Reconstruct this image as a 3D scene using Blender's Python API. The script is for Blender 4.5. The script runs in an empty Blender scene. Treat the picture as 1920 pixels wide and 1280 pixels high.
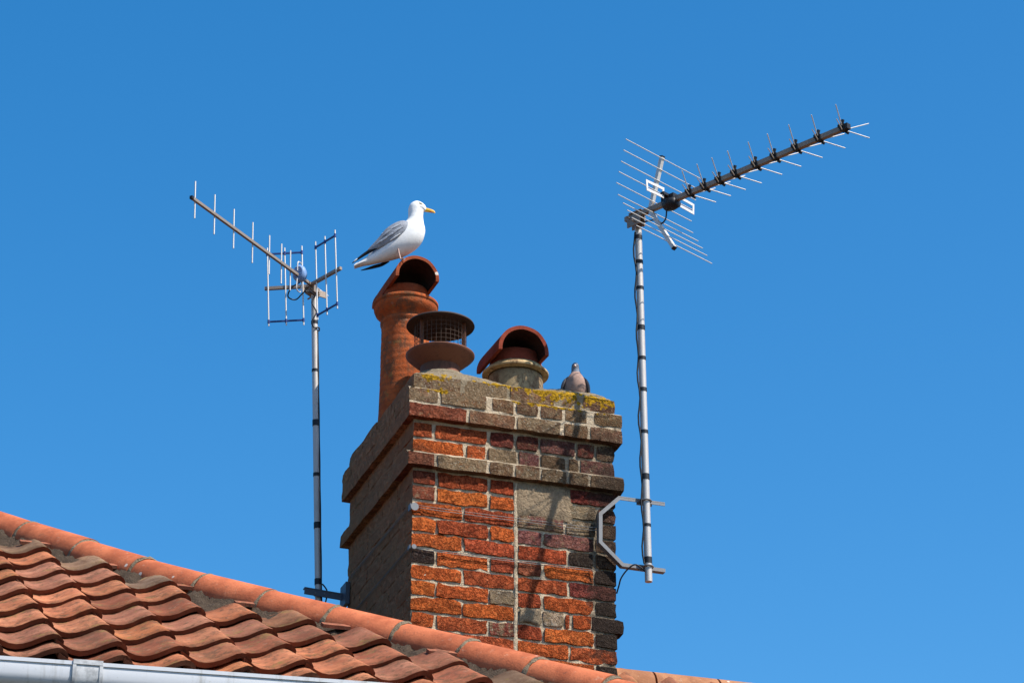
import bpy, bmesh, math, random
from mathutils import Vector, Matrix, noise

random.seed(7)
SC = bpy.context.scene
COL = SC.collection
R = math.radians

# ------------------------------------------------------------------ camera
YAW, PITCH = 0.3290, 0.4360
cam_d = bpy.data.cameras.new('camera')
cam_d.sensor_width = 36.0
cam_d.lens = 103.125
cam_d.clip_start = 0.1
cam_d.clip_end = 3000
cam = bpy.data.objects.new('camera', cam_d)
COL.objects.link(cam)
cam.location = (-3.215, -10.6791, -3.9416)
cam.rotation_euler = (math.pi / 2 + PITCH, 0, -YAW)
SC.camera = cam

# ------------------------------------------------------------------ sky, sun, exposure
SUN = Vector((0.4227, -0.4506, 0.7863)).normalized()
w = bpy.data.worlds.new('World')
SC.world = w
w.use_nodes = True
nt = w.node_tree
nt.nodes.clear()
sky = nt.nodes.new('ShaderNodeTexSky')
sky.sky_type = 'NISHITA'
sky.sun_disc = False
sky.sun_elevation = math.asin(SUN.z)
sky.sun_rotation = math.atan2(SUN.x, SUN.y)
sky.altitude = 0
sky.air_density = 1.0
sky.dust_density = 0.9
sky.ozone_density = 3.0
hs = nt.nodes.new('ShaderNodeHueSaturation')
hs.inputs['Saturation'].default_value = 1.395
hs.inputs['Hue'].default_value = 0.496
hs.inputs['Value'].default_value = 1.0
bg = nt.nodes.new('ShaderNodeBackground')
bg.inputs['Strength'].default_value = 0.137
wo = nt.nodes.new('ShaderNodeOutputWorld')
nt.links.new(sky.outputs[0], hs.inputs['Color'])
nt.links.new(hs.outputs[0], bg.inputs[0])
nt.links.new(bg.outputs[0], wo.inputs[0])

sd = bpy.data.lights.new('sun', 'SUN')
sd.energy = 5.0
sd.angle = R(0.33)
sd.color = (1.0, 0.95, 0.87)
sun = bpy.data.objects.new('sun', sd)
COL.objects.link(sun)
sun.rotation_euler = SUN.to_track_quat('Z', 'Y').to_euler()
sun.location = (6, -6, 10)

SC.view_settings.view_transform = 'Standard'
SC.view_settings.look = 'None'
SC.view_settings.exposure = 0.52
SC.view_settings.gamma = 1.0
SC.view_settings.use_curve_mapping = False

# ------------------------------------------------------------------ helpers
def tag(o, label=None, cat=None, group=None, kind=None):
    if label: o['label'] = label
    if cat: o['category'] = cat
    if group: o['group'] = group
    if kind: o['kind'] = kind
    return o

def empty(name, loc, label, cat, group=None):
    o = bpy.data.objects.new(name, None)
    o.empty_display_size = 0.1
    COL.objects.link(o)
    o.location = loc
    tag(o, label, cat, group)
    return o

def link(name, me, parent=None, loc=(0, 0, 0)):
    """link a mesh; loc is its world position"""
    o = bpy.data.objects.new(name, me)
    COL.objects.link(o)
    loc = Vector(loc)
    if parent is not None:
        o.parent = parent
        loc = loc - wpos(parent)
    o.location = loc
    return o

def wpos(o):
    p = Vector(o.location)
    while o.parent:
        o = o.parent
        p += Vector(o.location)
    return p

def nz(p, s=1.0, seed=0.0):
    return noise.noise(Vector((p[0] * s + seed * 3.1, p[1] * s - seed * 1.7, p[2] * s + seed * 5.3)))

class MB:
    def __init__(self):
        self.v = []; self.f = []; self.sm = []
    def add(self, vs, fs, smooth=False):
        o = len(self.v)
        self.v += [tuple(a) for a in vs]
        self.f += [tuple(i + o for i in f) for f in fs]
        self.sm += [smooth] * len(fs)
    def box(self, c, s, m=None):
        c = Vector(c)
        vs = []
        for z in (-.5, .5):
            for y in (-.5, .5):
                for x in (-.5, .5):
                    p = Vector((x * s[0], y * s[1], z * s[2]))
                    if m is not None: p = m @ p
                    vs.append(c + p)
        self.add(vs, [(0, 2, 3, 1), (4, 5, 7, 6), (0, 1, 5, 4), (2, 6, 7, 3), (0, 4, 6, 2), (1, 3, 7, 5)])
    def bar(self, a, b, wd, ht, up=(0, 0, 1)):
        a = Vector(a); b = Vector(b)
        d = b - a
        L = d.length; d.normalize()
        up = Vector(up)
        s = d.cross(up)
        if s.length < 1e-4: s = d.cross(Vector((1, 0, 0)))
        s.normalize(); u = s.cross(d)
        m = Matrix((s, d, u)).transposed()
        self.box((a + b) / 2, (wd, L, ht), m)
    def tube(self, pts, r, n=10, cap=True, smooth=True):
        pts = [Vector(p) for p in pts]
        k = len(pts)
        rs = r if isinstance(r, (list, tuple)) else [r] * k
        vs = []
        prev = None
        for i, p in enumerate(pts):
            t = (pts[min(i + 1, k - 1)] - pts[max(i - 1, 0)]).normalized()
            if prev is None:
                a = t.cross(Vector((0, 0, 1)))
                if a.length < .05: a = t.cross(Vector((1, 0, 0)))
            else:
                a = prev - t * prev.dot(t)
            a.normalize(); prev = a
            b = t.cross(a)
            for j in range(n):
                q = 2 * math.pi * j / n
                vs.append(p + (a * math.cos(q) + b * math.sin(q)) * rs[i])
        fs = []
        for i in range(k - 1):
            for j in range(n):
                fs.append((i * n + j, i * n + (j + 1) % n, (i + 1) * n + (j + 1) % n, (i + 1) * n + j))
        self.add(vs, fs, smooth)
        if cap:
            self.add([vs[j] for j in range(n)], [tuple(range(n - 1, -1, -1))])
            self.add([vs[(k - 1) * n + j] for j in range(n)], [tuple(range(n))])
    def lathe(self, c, prof, n=40, wob=0, seed=0, smooth=True):
        """prof: list of (r, z) going up on the outside and back down inside"""
        c = Vector(c)
        vs = []
        for (r, zz) in prof:
            for j in range(n):
                q = 2 * math.pi * j / n
                rr = r
                if wob and r > 0:
                    rr = r + wob * nz((math.cos(q), math.sin(q), zz * 9), 1.6, seed)
                vs.append(c + Vector((rr * math.cos(q), rr * math.sin(q), zz)))
        fs = []
        for i in range(len(prof) - 1):
            for j in range(n):
                fs.append((i * n + j, i * n + (j + 1) % n, (i + 1) * n + (j + 1) % n, (i + 1) * n + j))
        self.add(vs, fs, smooth)
    def build(self, name, mat, parent=None, loc=(0, 0, 0), weld=False):
        """verts are given in world space unless loc is passed"""
        me = bpy.data.meshes.new(name)
        loc = Vector(loc)
        me.from_pydata([Vector(a) - loc for a in self.v], [], self.f)
        me.polygons.foreach_set('use_smooth', self.sm)
        me.materials.append(mat)
        if weld:
            bm = bmesh.new(); bm.from_mesh(me)
            bmesh.ops.remove_doubles(bm, verts=bm.verts, dist=1e-5)
            bmesh.ops.recalc_face_normals(bm, faces=bm.faces)
            bm.to_mesh(me); bm.free()
        me.update()
        return link(name, me, parent, loc)

def catmull(P, per=6):
    P = [Vector(p) for p in P]
    out = []
    k = len(P)
    for i in range(k - 1):
        p0 = P[max(i - 1, 0)]; p1 = P[i]; p2 = P[i + 1]; p3 = P[min(i + 2, k - 1)]
        for s in range(per):
            t = s / per
            out.append(.5 * ((2 * p1) + (p2 - p0) * t + (2 * p0 - 5 * p1 + 4 * p2 - p3) * t * t + (3 * p1 - p0 - 3 * p2 + p3) * t ** 3))
    out.append(P[-1])
    return out

# ------------------------------------------------------------------ materials
class NT:
    def __init__(self, name):
        self.m = bpy.data.materials.new(name)
        self.m.use_nodes = True
        self.t = self.m.node_tree
        self.b = self.t.nodes['Principled BSDF']
        self.geo = self.t.nodes.new('ShaderNodeNewGeometry')
        self.pos = self.geo.outputs['Position']
    def n(self, ty, **k):
        o = self.t.nodes.new(ty)
        for a, v in k.items(): setattr(o, a, v)
        return o
    def L(self, a, b): self.t.links.new(a, b)
    def val(self, sock, v):
        if hasattr(v, 'is_output'): self.L(v, sock)
        else: sock.default_value = v
    def noise(self, scale, detail=4, rough=.6, vec=None, stretch=None, off=0):
        o = self.n('ShaderNodeTexNoise')
        o.inputs['Scale'].default_value = scale
        o.inputs['Detail'].default_value = detail
        o.inputs['Roughness'].default_value = rough
        v = vec or self.pos
        if stretch or off:
            mp = self.n('ShaderNodeMapping')
            mp.inputs['Scale'].default_value = stretch or (1, 1, 1)
            mp.inputs['Location'].default_value = (off, off * .7, -off)
            self.L(v, mp.inputs['Vector']); v = mp.outputs[0]
        self.L(v, o.inputs['Vector'])
        return o.outputs['Fac']
    def voro(self, scale, feature='F1', vec=None):
        o = self.n('ShaderNodeTexVoronoi', feature=feature)
        o.inputs['Scale'].default_value = scale
        self.L(vec or self.pos, o.inputs['Vector'])
        return o.outputs['Distance']
    def ramp(self, fac, a, b, c0=0., c1=1.):
        o = self.n('ShaderNodeMapRange', interpolation_type='SMOOTHSTEP')
        o.inputs[1].default_value = a; o.inputs[2].default_value = b
        o.inputs[3].default_value = c0; o.inputs[4].default_value = c1
        self.val(o.inputs[0], fac)
        return o.outputs[0]
    def math(self, op, a, b=0.):
        o = self.n('ShaderNodeMath', operation=op)
        self.val(o.inputs[0], a); self.val(o.inputs[1], b)
        return o.outputs[0]
    def mix(self, fac, a, b, mode='MIX'):
        o = self.n('ShaderNodeMix', data_type='RGBA', blend_type=mode)
        o.clamp_factor = True
        self.val(o.inputs[0], fac)
        for s, v in ((o.inputs[6], a), (o.inputs[7], b)):
            if isinstance(v, tuple): v = (*v[:3], 1)
            self.val(s, v)
        return o.outputs[2]
    def bump(self, h, strength, dist=.01, normal=None):
        o = self.n('ShaderNodeBump')
        o.inputs['Strength'].default_value = strength
        o.inputs['Distance'].default_value = dist
        self.L(h, o.inputs['Height'])
        if normal: self.L(normal, o.inputs['Normal'])
        return o.outputs[0]
    def blob(self, c, s, amt, ns=9., rosette=False):
        """a ragged patch of growth round the place c, of extent s"""
        sub = self.n('ShaderNodeVectorMath', operation='SUBTRACT')
        self.L(self.pos, sub.inputs[0]); sub.inputs[1].default_value = c
        dv = self.n('ShaderNodeVectorMath', operation='DIVIDE')
        self.L(sub.outputs[0], dv.inputs[0]); dv.inputs[1].default_value = s
        ln = self.n('ShaderNodeVectorMath', operation='LENGTH')
        self.L(dv.outputs[0], ln.inputs[0])
        d = self.math('SUBTRACT', 1.0, ln.outputs['Value'])
        nn = self.math('MULTIPLY', self.math('SUBTRACT', self.noise(ns, 6, .7), .5), amt)
        if rosette:
            nn = self.math('ADD', self.math('MULTIPLY', nn, .55), self.math('MULTIPLY', self.math('SUBTRACT', .42, self.voro(44)), 1.5))
        return self.ramp(self.math('ADD', d, nn), 0.0, 0.22)
    def done(self, col, rough=.9, normal=None, spec=.25, metal=0.):
        self.val(self.b.inputs['Base Color'], (*col[:3], 1) if isinstance(col, tuple) else col)
        self.val(self.b.inputs['Roughness'], rough)
        self.b.inputs['Specular IOR Level'].default_value = spec
        self.b.inputs['Metallic'].default_value = metal
        if normal: self.L(normal, self.b.inputs['Normal'])
        return self.m

YEL = (.50, .30, .02)
LICH = [((.62, -.01, 1.107), (.17, .12, .055)), ((.83, -.01, 1.097), (.09, .1, .035)), ((.09, -.02, 1.112), (.07, .10, .04)), ((.10, -.03, 1.035), (.06, .05, .018)),
        ((.44, .0, 1.109), (.20, .03, .014)), ((.60, -.03, 1.03), (.20, .05, .012))]

def lichen(T, col, amt=3.4):
    for c, s in LICH:
        m = T.blob(c, s, amt, 38., rosette=True)
        y = T.mix(T.ramp(T.noise(95, 5, .75), .38, .62), (.20, .12, .015), (.62, .34, .018))
        col = T.mix(m, col, y)
    return col

def west_shade_tone(T, col):
    """sides facing left are painted an even warm brown that lifts their shade"""
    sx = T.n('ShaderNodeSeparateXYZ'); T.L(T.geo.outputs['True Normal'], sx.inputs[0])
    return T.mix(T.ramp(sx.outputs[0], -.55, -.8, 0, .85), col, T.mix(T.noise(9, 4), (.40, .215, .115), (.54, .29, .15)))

def stains(T, col):
    """old soot that has run down the right-hand corner and under the band"""
    for c, s_, a in (((.93, 0, .36), (.20, .5, .62), .72), ((.80, 0, .80), (.45, .5, .16), .40), ((.02, 0, .70), (.10, .3, .10), .45)):
        m = T.blob(c, s_, 1.7, 14.)
        col = T.mix(T.math('MULTIPLY', m, a), col, (.050, .036, .028))
    return col

def mat_brick():
    T = NT('brick')
    oi = T.n('ShaderNodeObjectInfo')
    base = oi.outputs['Color']
    wz = oi.outputs['Alpha']
    rnd = oi.outputs['Random']
    big = T.noise(14, 4, .6)
    col = T.mix(T.ramp(big, .3, .7), T.mix(1., base, (.72, .66, .68), 'MULTIPLY'), T.mix(1., base, (1.2, 1.12, 1.0), 'MULTIPLY'))
    fine = T.math('ADD', T.math('MULTIPLY', T.noise(120, 6, .75), .6), T.math('MULTIPLY', T.noise(48, 5, .7, off=5.), .4))
    col = T.mix(T.ramp(fine, .53, .62, 0, .65), col, T.mix(1., base, (.22, .17, .2), 'MULTIPLY'))  # low grain painted dark, the shade of pits put into the colour
    col = T.mix(T.ramp(fine, .48, .38, 0, .8), col, T.mix(1., base, (1.25, 1.75, 2.0), 'MULTIPLY'))  # raised grain painted paler, as if catching the sun
    rid = T.math('ABSOLUTE', T.math('SUBTRACT', T.noise(30, 5, .7, off=21.), .5))
    crack = T.ramp(rid, .028, .0, 0, .85)
    col = T.mix(T.math('MULTIPLY', crack, T.ramp(wz, .7, .2)), col, T.mix(1., base, (.16, .14, .2), 'MULTIPLY'))
    # grey crust and pale specks of weathering, by the brick's own amount
    crust = T.math('ADD', T.math('MULTIPLY', T.noise(30, 6, .72, off=3.), 1.0), T.math('MULTIPLY', T.math('SUBTRACT', wz, .5), .52))
    col = T.mix(T.ramp(crust, .50, .66, 0, .9), col, T.mix(T.noise(60, 3, .6), (.19, .12, .064), (.40, .29, .175)))
    speck = T.noise(150, 3, .6, off=8.)
    col = T.mix(T.math('MULTIPLY', T.ramp(speck, .60, .70), T.ramp(wz, .25, .8)), col, (.55, .50, .40))
    soot = T.noise(16, 5, .7, off=13.)
    col = T.mix(T.ramp(soot, .60, .76, 0, .6), col, (.035, .028, .024))
    h = T.math('SUBTRACT', T.math('MULTIPLY', T.noise(260, 3, .6), .3), T.math('MULTIPLY', fine, 1.4))
    pits = T.ramp(T.voro(75), .05, .35)
    col = T.mix(T.ramp(T.voro(48), .20, .06, 0, .5), col, T.mix(1., col, (.3, .26, .3), 'MULTIPLY'))
    h = T.math('ADD', h, T.math('MULTIPLY', pits, .35))
    h = T.math('SUBTRACT', h, T.math('MULTIPLY', T.ramp(rid, .06, .0), .45))
    col = west_shade_tone(T, stains(T, col))
    col = lichen(T, col)
    return T.done(col, .93, T.bump(h, 1.0, .019), .05)

def mat_mortar(name, c0, c1, lich=True, dark=.5):
    T = NT(name)
    col = T.mix(T.noise(25, 5, .65), c0, c1)
    grit = T.noise(190, 3, .7)
    col = T.mix(T.ramp(grit, .58, .7, 0, .6), col, (.07, .055, .04))
    col = T.mix(T.ramp(T.noise(11, 5, .7, off=4.), .52, .68, 0, dark), col, (.06, .045, .035))
    col = T.mix(T.ramp(grit, .4, .28, 0, .35), col, (.62, .54, .40))
    if lich: col = lichen(T, stains(T, col))
    h = T.math('ADD', T.noise(60, 5, .7), T.math('MULTIPLY', grit, .5))
    return T.done(col, .95, T.bump(h, 1.0, .018), .05)

def mat_terra(name, c, dirt=.4, bmp=.35, ring=0., pale=.25, obj=False):
    T = NT(name)
    if obj:
        oi = T.n('ShaderNodeObjectInfo'); base = oi.outputs['Color']
    else:
        base = T.mix(0., c, c)
    col = T.mix(T.ramp(T.noise(9, 5, .65), .35, .65), T.mix(1., base, (.78, .72, .72), 'MULTIPLY'), T.mix(1., base, (1.12, 1.12, 1.1), 'MULTIPLY'))
    col = T.mix(T.ramp(T.noise(48, 5, .7, off=2.), .54, .72, 0, dirt), col, (.10, .06, .045))
    col = T.mix(T.ramp(T.noise(33, 6, .75, off=7.), .58, .74, 0, pale), col, (.55, .40, .28))
    if dirt > .45:
        col = T.mix(T.ramp(T.noise(24, 6, .8, stretch=(1, .55, .55), off=31.), .47, .62, 0, .80), col, (.125, .066, .038))
        col = T.mix(T.ramp(T.noise(11, 6, .75, off=17.), .56, .67, 0, .75), col, T.mix(T.noise(80), (.10, .085, .045), (.33, .22, .06)))
        col = T.mix(T.ramp(T.voro(17), .16, .08, 0, .25), col, T.mix(T.noise(60), (.35, .33, .24), (.18, .15, .10)))
    if name in ('ridge_clay', 'hood_clay', 'red_hood_clay'):
        col = T.mix(T.ramp(T.math('ADD', T.voro(8.5), T.math('MULTIPLY', T.noise(60, 3), .06)), .115, .09, 0, .8), col, (.72, .66, .56))
    h = T.noise(110, 5, .7)
    if ring:
        wv = T.n('ShaderNodeTexWave', wave_type='BANDS', bands_direction='Z')
        wv.inputs['Scale'].default_value = 11
        wv.inputs['Distortion'].default_value = 3.5
        wv.inputs['Detail'].default_value = 3
        wv.inputs['Detail Scale'].default_value = 1.5
        T.L(T.pos, wv.inputs['Vector'])
        h = T.math('ADD', h, T.math('MULTIPLY', wv.outputs['Fac'], ring))
        col = T.mix(T.ramp(wv.outputs['Fac'], .55, .1, 0, .25), col, (.15, .06, .03))
    return T.done(col, .85, T.bump(h, bmp, .008), .06)

def mat_metal(name, c, rough=.45, metal=.85, dirt=(.2, .17, .14), amt=.4):
    T = NT(name)
    col = T.mix(T.ramp(T.noise(40, 5, .7, stretch=(1, 1, .35)), .5, .72, 0, amt), c, dirt)
    r = T.math('ADD', T.math('MULTIPLY', T.noise(60, 3), .25), rough - .1)
    return T.done(col, r, T.bump(T.noise(240, 3), .12, .003), .4, metal)

def mat_plain(name, c, rough=.6, var=.25, scale=60., spec=.3):
    T = NT(name)
    col = T.mix(T.ramp(T.noise(scale, 4, .65), .35, .7), c, tuple(a * (1 - var) for a in c))
    return T.done(col, rough, T.bump(T.noise(scale * 3, 3), .15, .003), spec)

M = {}
M['brick'] = mat_brick()
M['mortar'] = mat_mortar('lime_mortar', (.74, .59, .41), (.50, .39, .265))
M['shade_mortar'] = mat_mortar('shaded_side_mortar', (.42, .225, .115), (.30, .16, .085), lich=False, dark=.5)  # shade put into the mortar colour of the left side and undersides
M['cement'] = mat_mortar('cement_patch', (.42, .31, .20), (.22, .16, .10), dark=.6)
M['flaunch'] = mat_mortar('flaunching', (.37, .295, .20), (.24, .185, .12), dark=.25)
M['bedding'] = mat_mortar('bedding_mortar', (.13, .092, .064), (.045, .033, .025), lich=False, dark=.9)
M['pointing'] = mat_mortar('joint_mortar', (.40, .31, .21), (.16, .12, .08), lich=False, dark=.9)
M['pot'] = mat_terra('pot_clay', (.44, .105, .032), .55, .5, ring=.22, pale=.12)
M['hood'] = mat_terra('hood_clay', (.27, .066, .028), .4, .4, pale=.1)
M['red_hood'] = mat_terra('red_hood_clay', (.22, .046, .026), .45, .4, pale=.1)
M['ridge'] = mat_terra('ridge_clay', (.56, .20, .105), .44, .3, pale=.45, obj=True)
M['tile'] = mat_terra('pantile_clay', (.42, .17, .085), .5, .4, pale=.4, obj=True)
M['tile_edge'] = mat_terra('shaded_edge_clay', (.15, .055, .032), .4, .4, pale=.15)  # front edges of the pantiles, shade painted in as darker clay
M['cream'] = mat_terra('cream_clay', (.54, .40, .21), .8, .3, pale=.2)
M['cream_dark'] = mat_terra('dark_cream_clay', (.33, .245, .14), .85, .3, pale=.1)  # darker cream than the rim, with noise staining
M['rust'] = mat_metal('rusty_steel', (.17, .065, .035), .7, .25, (.07, .03, .02), .7)
M['rust_dark'] = mat_metal('sooty_steel', (.05, .032, .026), .75, .2, (.02, .016, .014), .6)
M['soot'] = mat_plain('chimney_soot', (.045, .016, .011), .9, .4, 40, .1)
M['wire'] = mat_metal('mesh_wire', (.085, .05, .032), .6, .2, (.04, .02, .012), .6)
M['alu'] = mat_metal('aluminium', (.60, .57, .53), .5, .35, (.40, .34, .29), .4)
M['alu_warm'] = mat_metal('weathered_aluminium', (.27, .215, .17), .55, .3, (.15, .11, .085), .55)
M['mast'] = mat_metal('mast_aluminium', (.46, .43, .40), .5, .3, (.30, .26, .23), .45)
M['galv'] = mat_metal('galvanised_steel', (.17, .17, .172), .5, .3, (.11, .095, .085), .5)
M['lash'] = mat_metal('lashing_strand', (.16, .155, .15), .5, .4, (.08, .07, .06), .5)
M['black'] = mat_plain('black_plastic', (.014, .014, .017), .5)
M['blue'] = mat_plain('blue_plastic', (.03, .06, .22), .5)
M['pale_blue'] = mat_plain('faded_blue_plastic', (.20, .32, .55), .5)
M['white_metal'] = mat_plain('white_coated_metal', (.74, .71, .67), .4)
def mat_pvc():
    T = NT('white_pvc')
    col = T.mix(T.ramp(T.noise(9, 5, .7, stretch=(2.2, 2.2, .35)), .52, .74, 0, .6), (.52, .53, .55), (.24, .22, .18))
    col = T.mix(T.ramp(T.noise(70, 4, .7), .62, .75, 0, .5), col, (.3, .28, .22))
    return T.done(col, .45, T.bump(T.noise(30, 3), .08, .004), .3)
M['pvc'] = mat_pvc()
M['union'] = mat_plain('dirty_white_pvc', (.52, .52, .52), .5, .45, 30)
M['blue_paint'] = mat_metal('blue_grey_steel', (.085, .10, .125), .5, .4, (.05, .05, .06), .5)
M['render'] = mat_mortar('wall_render', (.46, .42, .36), (.38, .34, .28), lich=False, dark=.15)
M['deck'] = mat_plain('roof_felt', (.045, .032, .026), .95)
M['wood'] = mat_plain('painted_timber', (.62, .61, .58), .6, .2, 20)
M['white_f'] = mat_plain('white_feathers', (.80, .79, .77), .85, .10, 55, .1)
M['grey_f'] = mat_plain('grey_feathers', (.29, .305, .34), .85, .3, 70, .1)
M['black_f'] = mat_plain('black_feathers', (.015, .015, .018), .75, .3, 90, .15)
M['beak'] = mat_plain('yellow_beak', (.72, .40, .04), .45, .2, 90)
M['beak_red'] = mat_plain('red_beak_spot', (.42, .06, .02), .45)
M['leg'] = mat_plain('pink_skin', (.55, .36, .30), .6)
M['eye'] = mat_plain('bird_eye', (.02, .018, .012), .2)
M['eye_ring'] = mat_plain('pale_eye', (.42, .36, .16), .4)
M['pig_breast'] = mat_plain('mauve_feathers', (.37, .24, .19), .85, .3, 70, .1)
M['pig_grey'] = mat_plain('slate_feathers', (.20, .185, .19), .8, .35, 80, .15)
M['pig_head'] = mat_plain('blue_grey_feathers', (.17, .20, .25), .8, .3, 80, .15)
M['pig_beak'] = mat_plain('pale_beak', (.66, .48, .38), .5)

def mat_ground():
    T = NT('ground')
    col = T.mix(T.noise(.5, 6, .6), (.085, .070, .052), (.055, .055, .035))
    col = T.mix(T.ramp(T.noise(6, 4), .45, .7, 0, .6), col, (.10, .085, .065))
    return T.done(col, .95, T.bump(T.noise(8, 5), .5, .05), .1)
M['ground'] = mat_ground()

# ------------------------------------------------------------------ ground
GZ = -5.6
g = MB()
g.add([(-900, -900, GZ), (900, -900, GZ), (900, 900, GZ), (-900, 900, GZ)], [(0, 1, 2, 3)])
tag(g.build('ground', M['ground']), kind='structure')

# ------------------------------------------------------------------ chimney stack
Wd, Dp, P = .89, .97, .028
CZ = .0688
stack = empty('chimney_stack', (Wd / 2, Dp / 2, -.35), 'weathered red brick chimney stack with corbelled soot-stained top and yellow lichen', 'chimney')

K = {'O': (.64, .155, .040), 'o': (.57, .132, .038), 'R': (.48, .104, .042), 'r': (.42, .094, .045), 'D': (.24, .062, .044), 'P': (.27, .105, .090),
     'G': (.28, .155, .086), 'g': (.21, .125, .072), 'K': (.062, .044, .036), 'C': (.36, .29, .20), 'S': (.50, .26, .135), 'T': (.54, .29, .15), 'B': (.33, .105, .055)}

def brick_mesh(lx, ly, lz, amp, seed, nx, ny, nzv, erode=0.):
    """a worn brick: gridded box with knocked edges, centred on its origin"""
    bm = bmesh.new()
    vmap = {}
    def vert(i, j, k):
        key = (i, j, k)
        if key in vmap: return vmap[key]
        x = (i / nx - .5) * lx; y = (j / ny - .5) * ly; z = (k / nzv - .5) * lz
        edges = (i in (0, nx)) + (j in (0, ny)) + (k in (0, nzv))
        p = Vector((x, y, z))
        s = 1.0
        if edges >= 2:
            inset = .0014 * (edges - 1) * (1 + .9 * nz(p, 40, seed))
            p -= Vector((math.copysign(inset, x) if i in (0, nx) else 0, math.copysign(inset, y) if j in (0, ny) else 0,
                         math.copysign(inset, z) if k in (0, nzv) else 0))
        a = amp
        d = Vector((nz(p, 34, seed + 1.3), nz(p, 30, seed + 4.7), nz(p, 34, seed + 9.1))) * a
        ke = 1.5 if edges >= 2 else .8
        p += Vector((d.x * ke, d.y * .9, d.z * ke))
        if erode and (j == 0 or i == 0):
            e = max(0, nz(p, 17, seed + 20) + .15) * erode * .5
            if j == 0: p.y += e
        vmap[key] = bm.verts.new(p)
        return vmap[key]
    def quad(a, b, c, d):
        bm.faces.new((a, b, c, d))
    for i in range(nx):
        for k in range(nzv):
            quad(vert(i, 0, k), vert(i + 1, 0, k), vert(i + 1, 0, k + 1), vert(i, 0, k + 1))
            quad(vert(i + 1, ny, k), vert(i, ny, k), vert(i, ny, k + 1), vert(i + 1, ny, k + 1))
    for j in range(ny):
        for k in range(nzv):
            quad(vert(0, j + 1, k), vert(0, j, k), vert(0, j, k + 1), vert(0, j + 1, k + 1))
            quad(vert(nx, j, k), vert(nx, j + 1, k), vert(nx, j + 1, k + 1), vert(nx, j, k + 1))
    for i in range(nx):
        for j in range(ny):
            quad(vert(i, j, nzv), vert(i + 1, j, nzv), vert(i + 1, j + 1, nzv), vert(i, j + 1, nzv))
            quad(vert(i, j + 1, 0), vert(i + 1, j + 1, 0), vert(i + 1, j, 0), vert(i, j, 0))
    me = bpy.data.meshes.new('brick')
    bm.to_mesh(me); bm.free()
    me.materials.append(M['brick'])
    return me

bseed = [0]
def brick(x0, x1, y0, y1, z0, z1, key, wz=.2, amp=.0028, erode=0., jit=.002, mat=None):
    bseed[0] += 1
    sd_ = bseed[0] * 1.37
    lx, ly, lz = x1 - x0, y1 - y0, z1 - z0
    nx = max(3, round(lx / .030)); ny = max(2, round(ly / .055)); nx = min(nx, 8)
    if ly > lx: nx = 2
    else: ny = 2
    me = brick_mesh(lx, ly, lz, amp, sd_, nx, ny, 3 if erode else 2, erode)
    if mat: me.materials[0] = mat
    rj = lambda a: random.uniform(-a, a)
    o = link('brick', me, stack, ((x0 + x1) / 2 + rj(jit) * .5, (y0 + y1) / 2 + rj(jit), (z0 + z1) / 2 + rj(.001)))
    o.rotation_euler = (rj(.012), rj(.008), rj(.008))
    c = K[key]
    v = random.uniform(.85, 1.15)
    o.color = (c[0] * v, c[1] * v * random.uniform(.92, 1.08), c[2] * v, min(1, max(0, wz + rj(.12))))
    return o

J = .0085
BD = .1
# front rows below the oversailing band, top row first: (x0, x1, colour, weather, eroded depth); gaps are the joints
A_ = lambda a, b, c: [(0, .1) + a, (.109, .327) + b, (.336, .4415) + c]
B_ = lambda a, b: [(0, .2165) + a, (.2255, .4415) + b]
C_ = lambda a, b, c: [(.4565, .561) + a, (.570, .788) + b, (.797, .89) + c]
D_ = lambda a, b: [(.4565, .674) + a, (.683, .89) + b]
rows = [
    A_(('r', .3, 0), ('R', .1, 0), ('R', .1, 0)) + [(.458, .676, 'CEM'), (.687, .89, 'D', .3, 0)],
    A_(('B', .45, 0), ('O', .05, .010), ('O', .1, .006)) + [(.458, .676, 'CEM'), (.687, .80, 'C', .6, 0), (.811, .89, 'P', .5, 0)],
    B_(('O', .05, .009), ('R', .15, .005)) + [(.458, .66, 'P', .75, 0), (.671, .80, 'C', .7, 0), (.811, .89, 'g', .5, 0)],
    A_(('O', .1, .009), ('R', .05, .004), ('O', .1, .008)) + C_(('P', .45, 0), ('P', .5, .004), ('g', .4, 0)),
    B_(('o', .1, .006), ('R', .15, .003)) + [(.458, .673, 'R', .25, .004), (.684, .787, 'K', .2, 0), (.799, .89, 'g', .3, 0)],
    A_(('K', .3, 0), ('O', .0, .009), ('r', .05, 0)) + C_(('B', .25, 0), ('o', .1, .006), ('K', .3, 0)),
    B_(('O', .05, .009), ('R', .15, .003)) + D_(('R', .2, .005), ('D', .2, 0)),
    A_(('O', .0, .010), ('o', .05, .004), ('C', .8, 0)) + C_(('R', .2, .004), ('o', .1, .007), ('K', .2, 0)),
    B_(('O', .05, .007), ('O', .05, .008)) + [(.458, .555, 'CEM'), (.567, .655, 'C', .6, .004), (.663, .684, 'R', .1, 0), (.695, .775, 'o', .1, 0), (.778, .92, 'K', .2, 0)],
    A_(('o', .1, .006), ('R', .1, .003), ('D', .5, .010)) + C_(('R', .25, .003), ('o', .1, .006), ('K', .15, 0)),
    B_(('R', .1, 0), ('R', .1, 0)) + D_(('o', .1, .007), ('R', .2, .004)),
    A_(('o', .1, .005), ('R', .1, 0), ('o', .1, 0)) + C_(('R', .1, 0), ('o', .1, 0), ('K', .1, 0)),
    B_(('o', .1, 0), ('R', .1, 0)) + D_(('R', .1, 0), ('D', .1, 0)),
    A_(('R', .1, 0), ('o', .1, 0), ('R', .1, 0)) + C_(('R', .1, 0), ('o', .1, 0), ('K', .1, 0)),
]
ZB = .678
side_half = [True, True, False, True, False, True, False, True, False, True, False, True, False, True]

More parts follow.
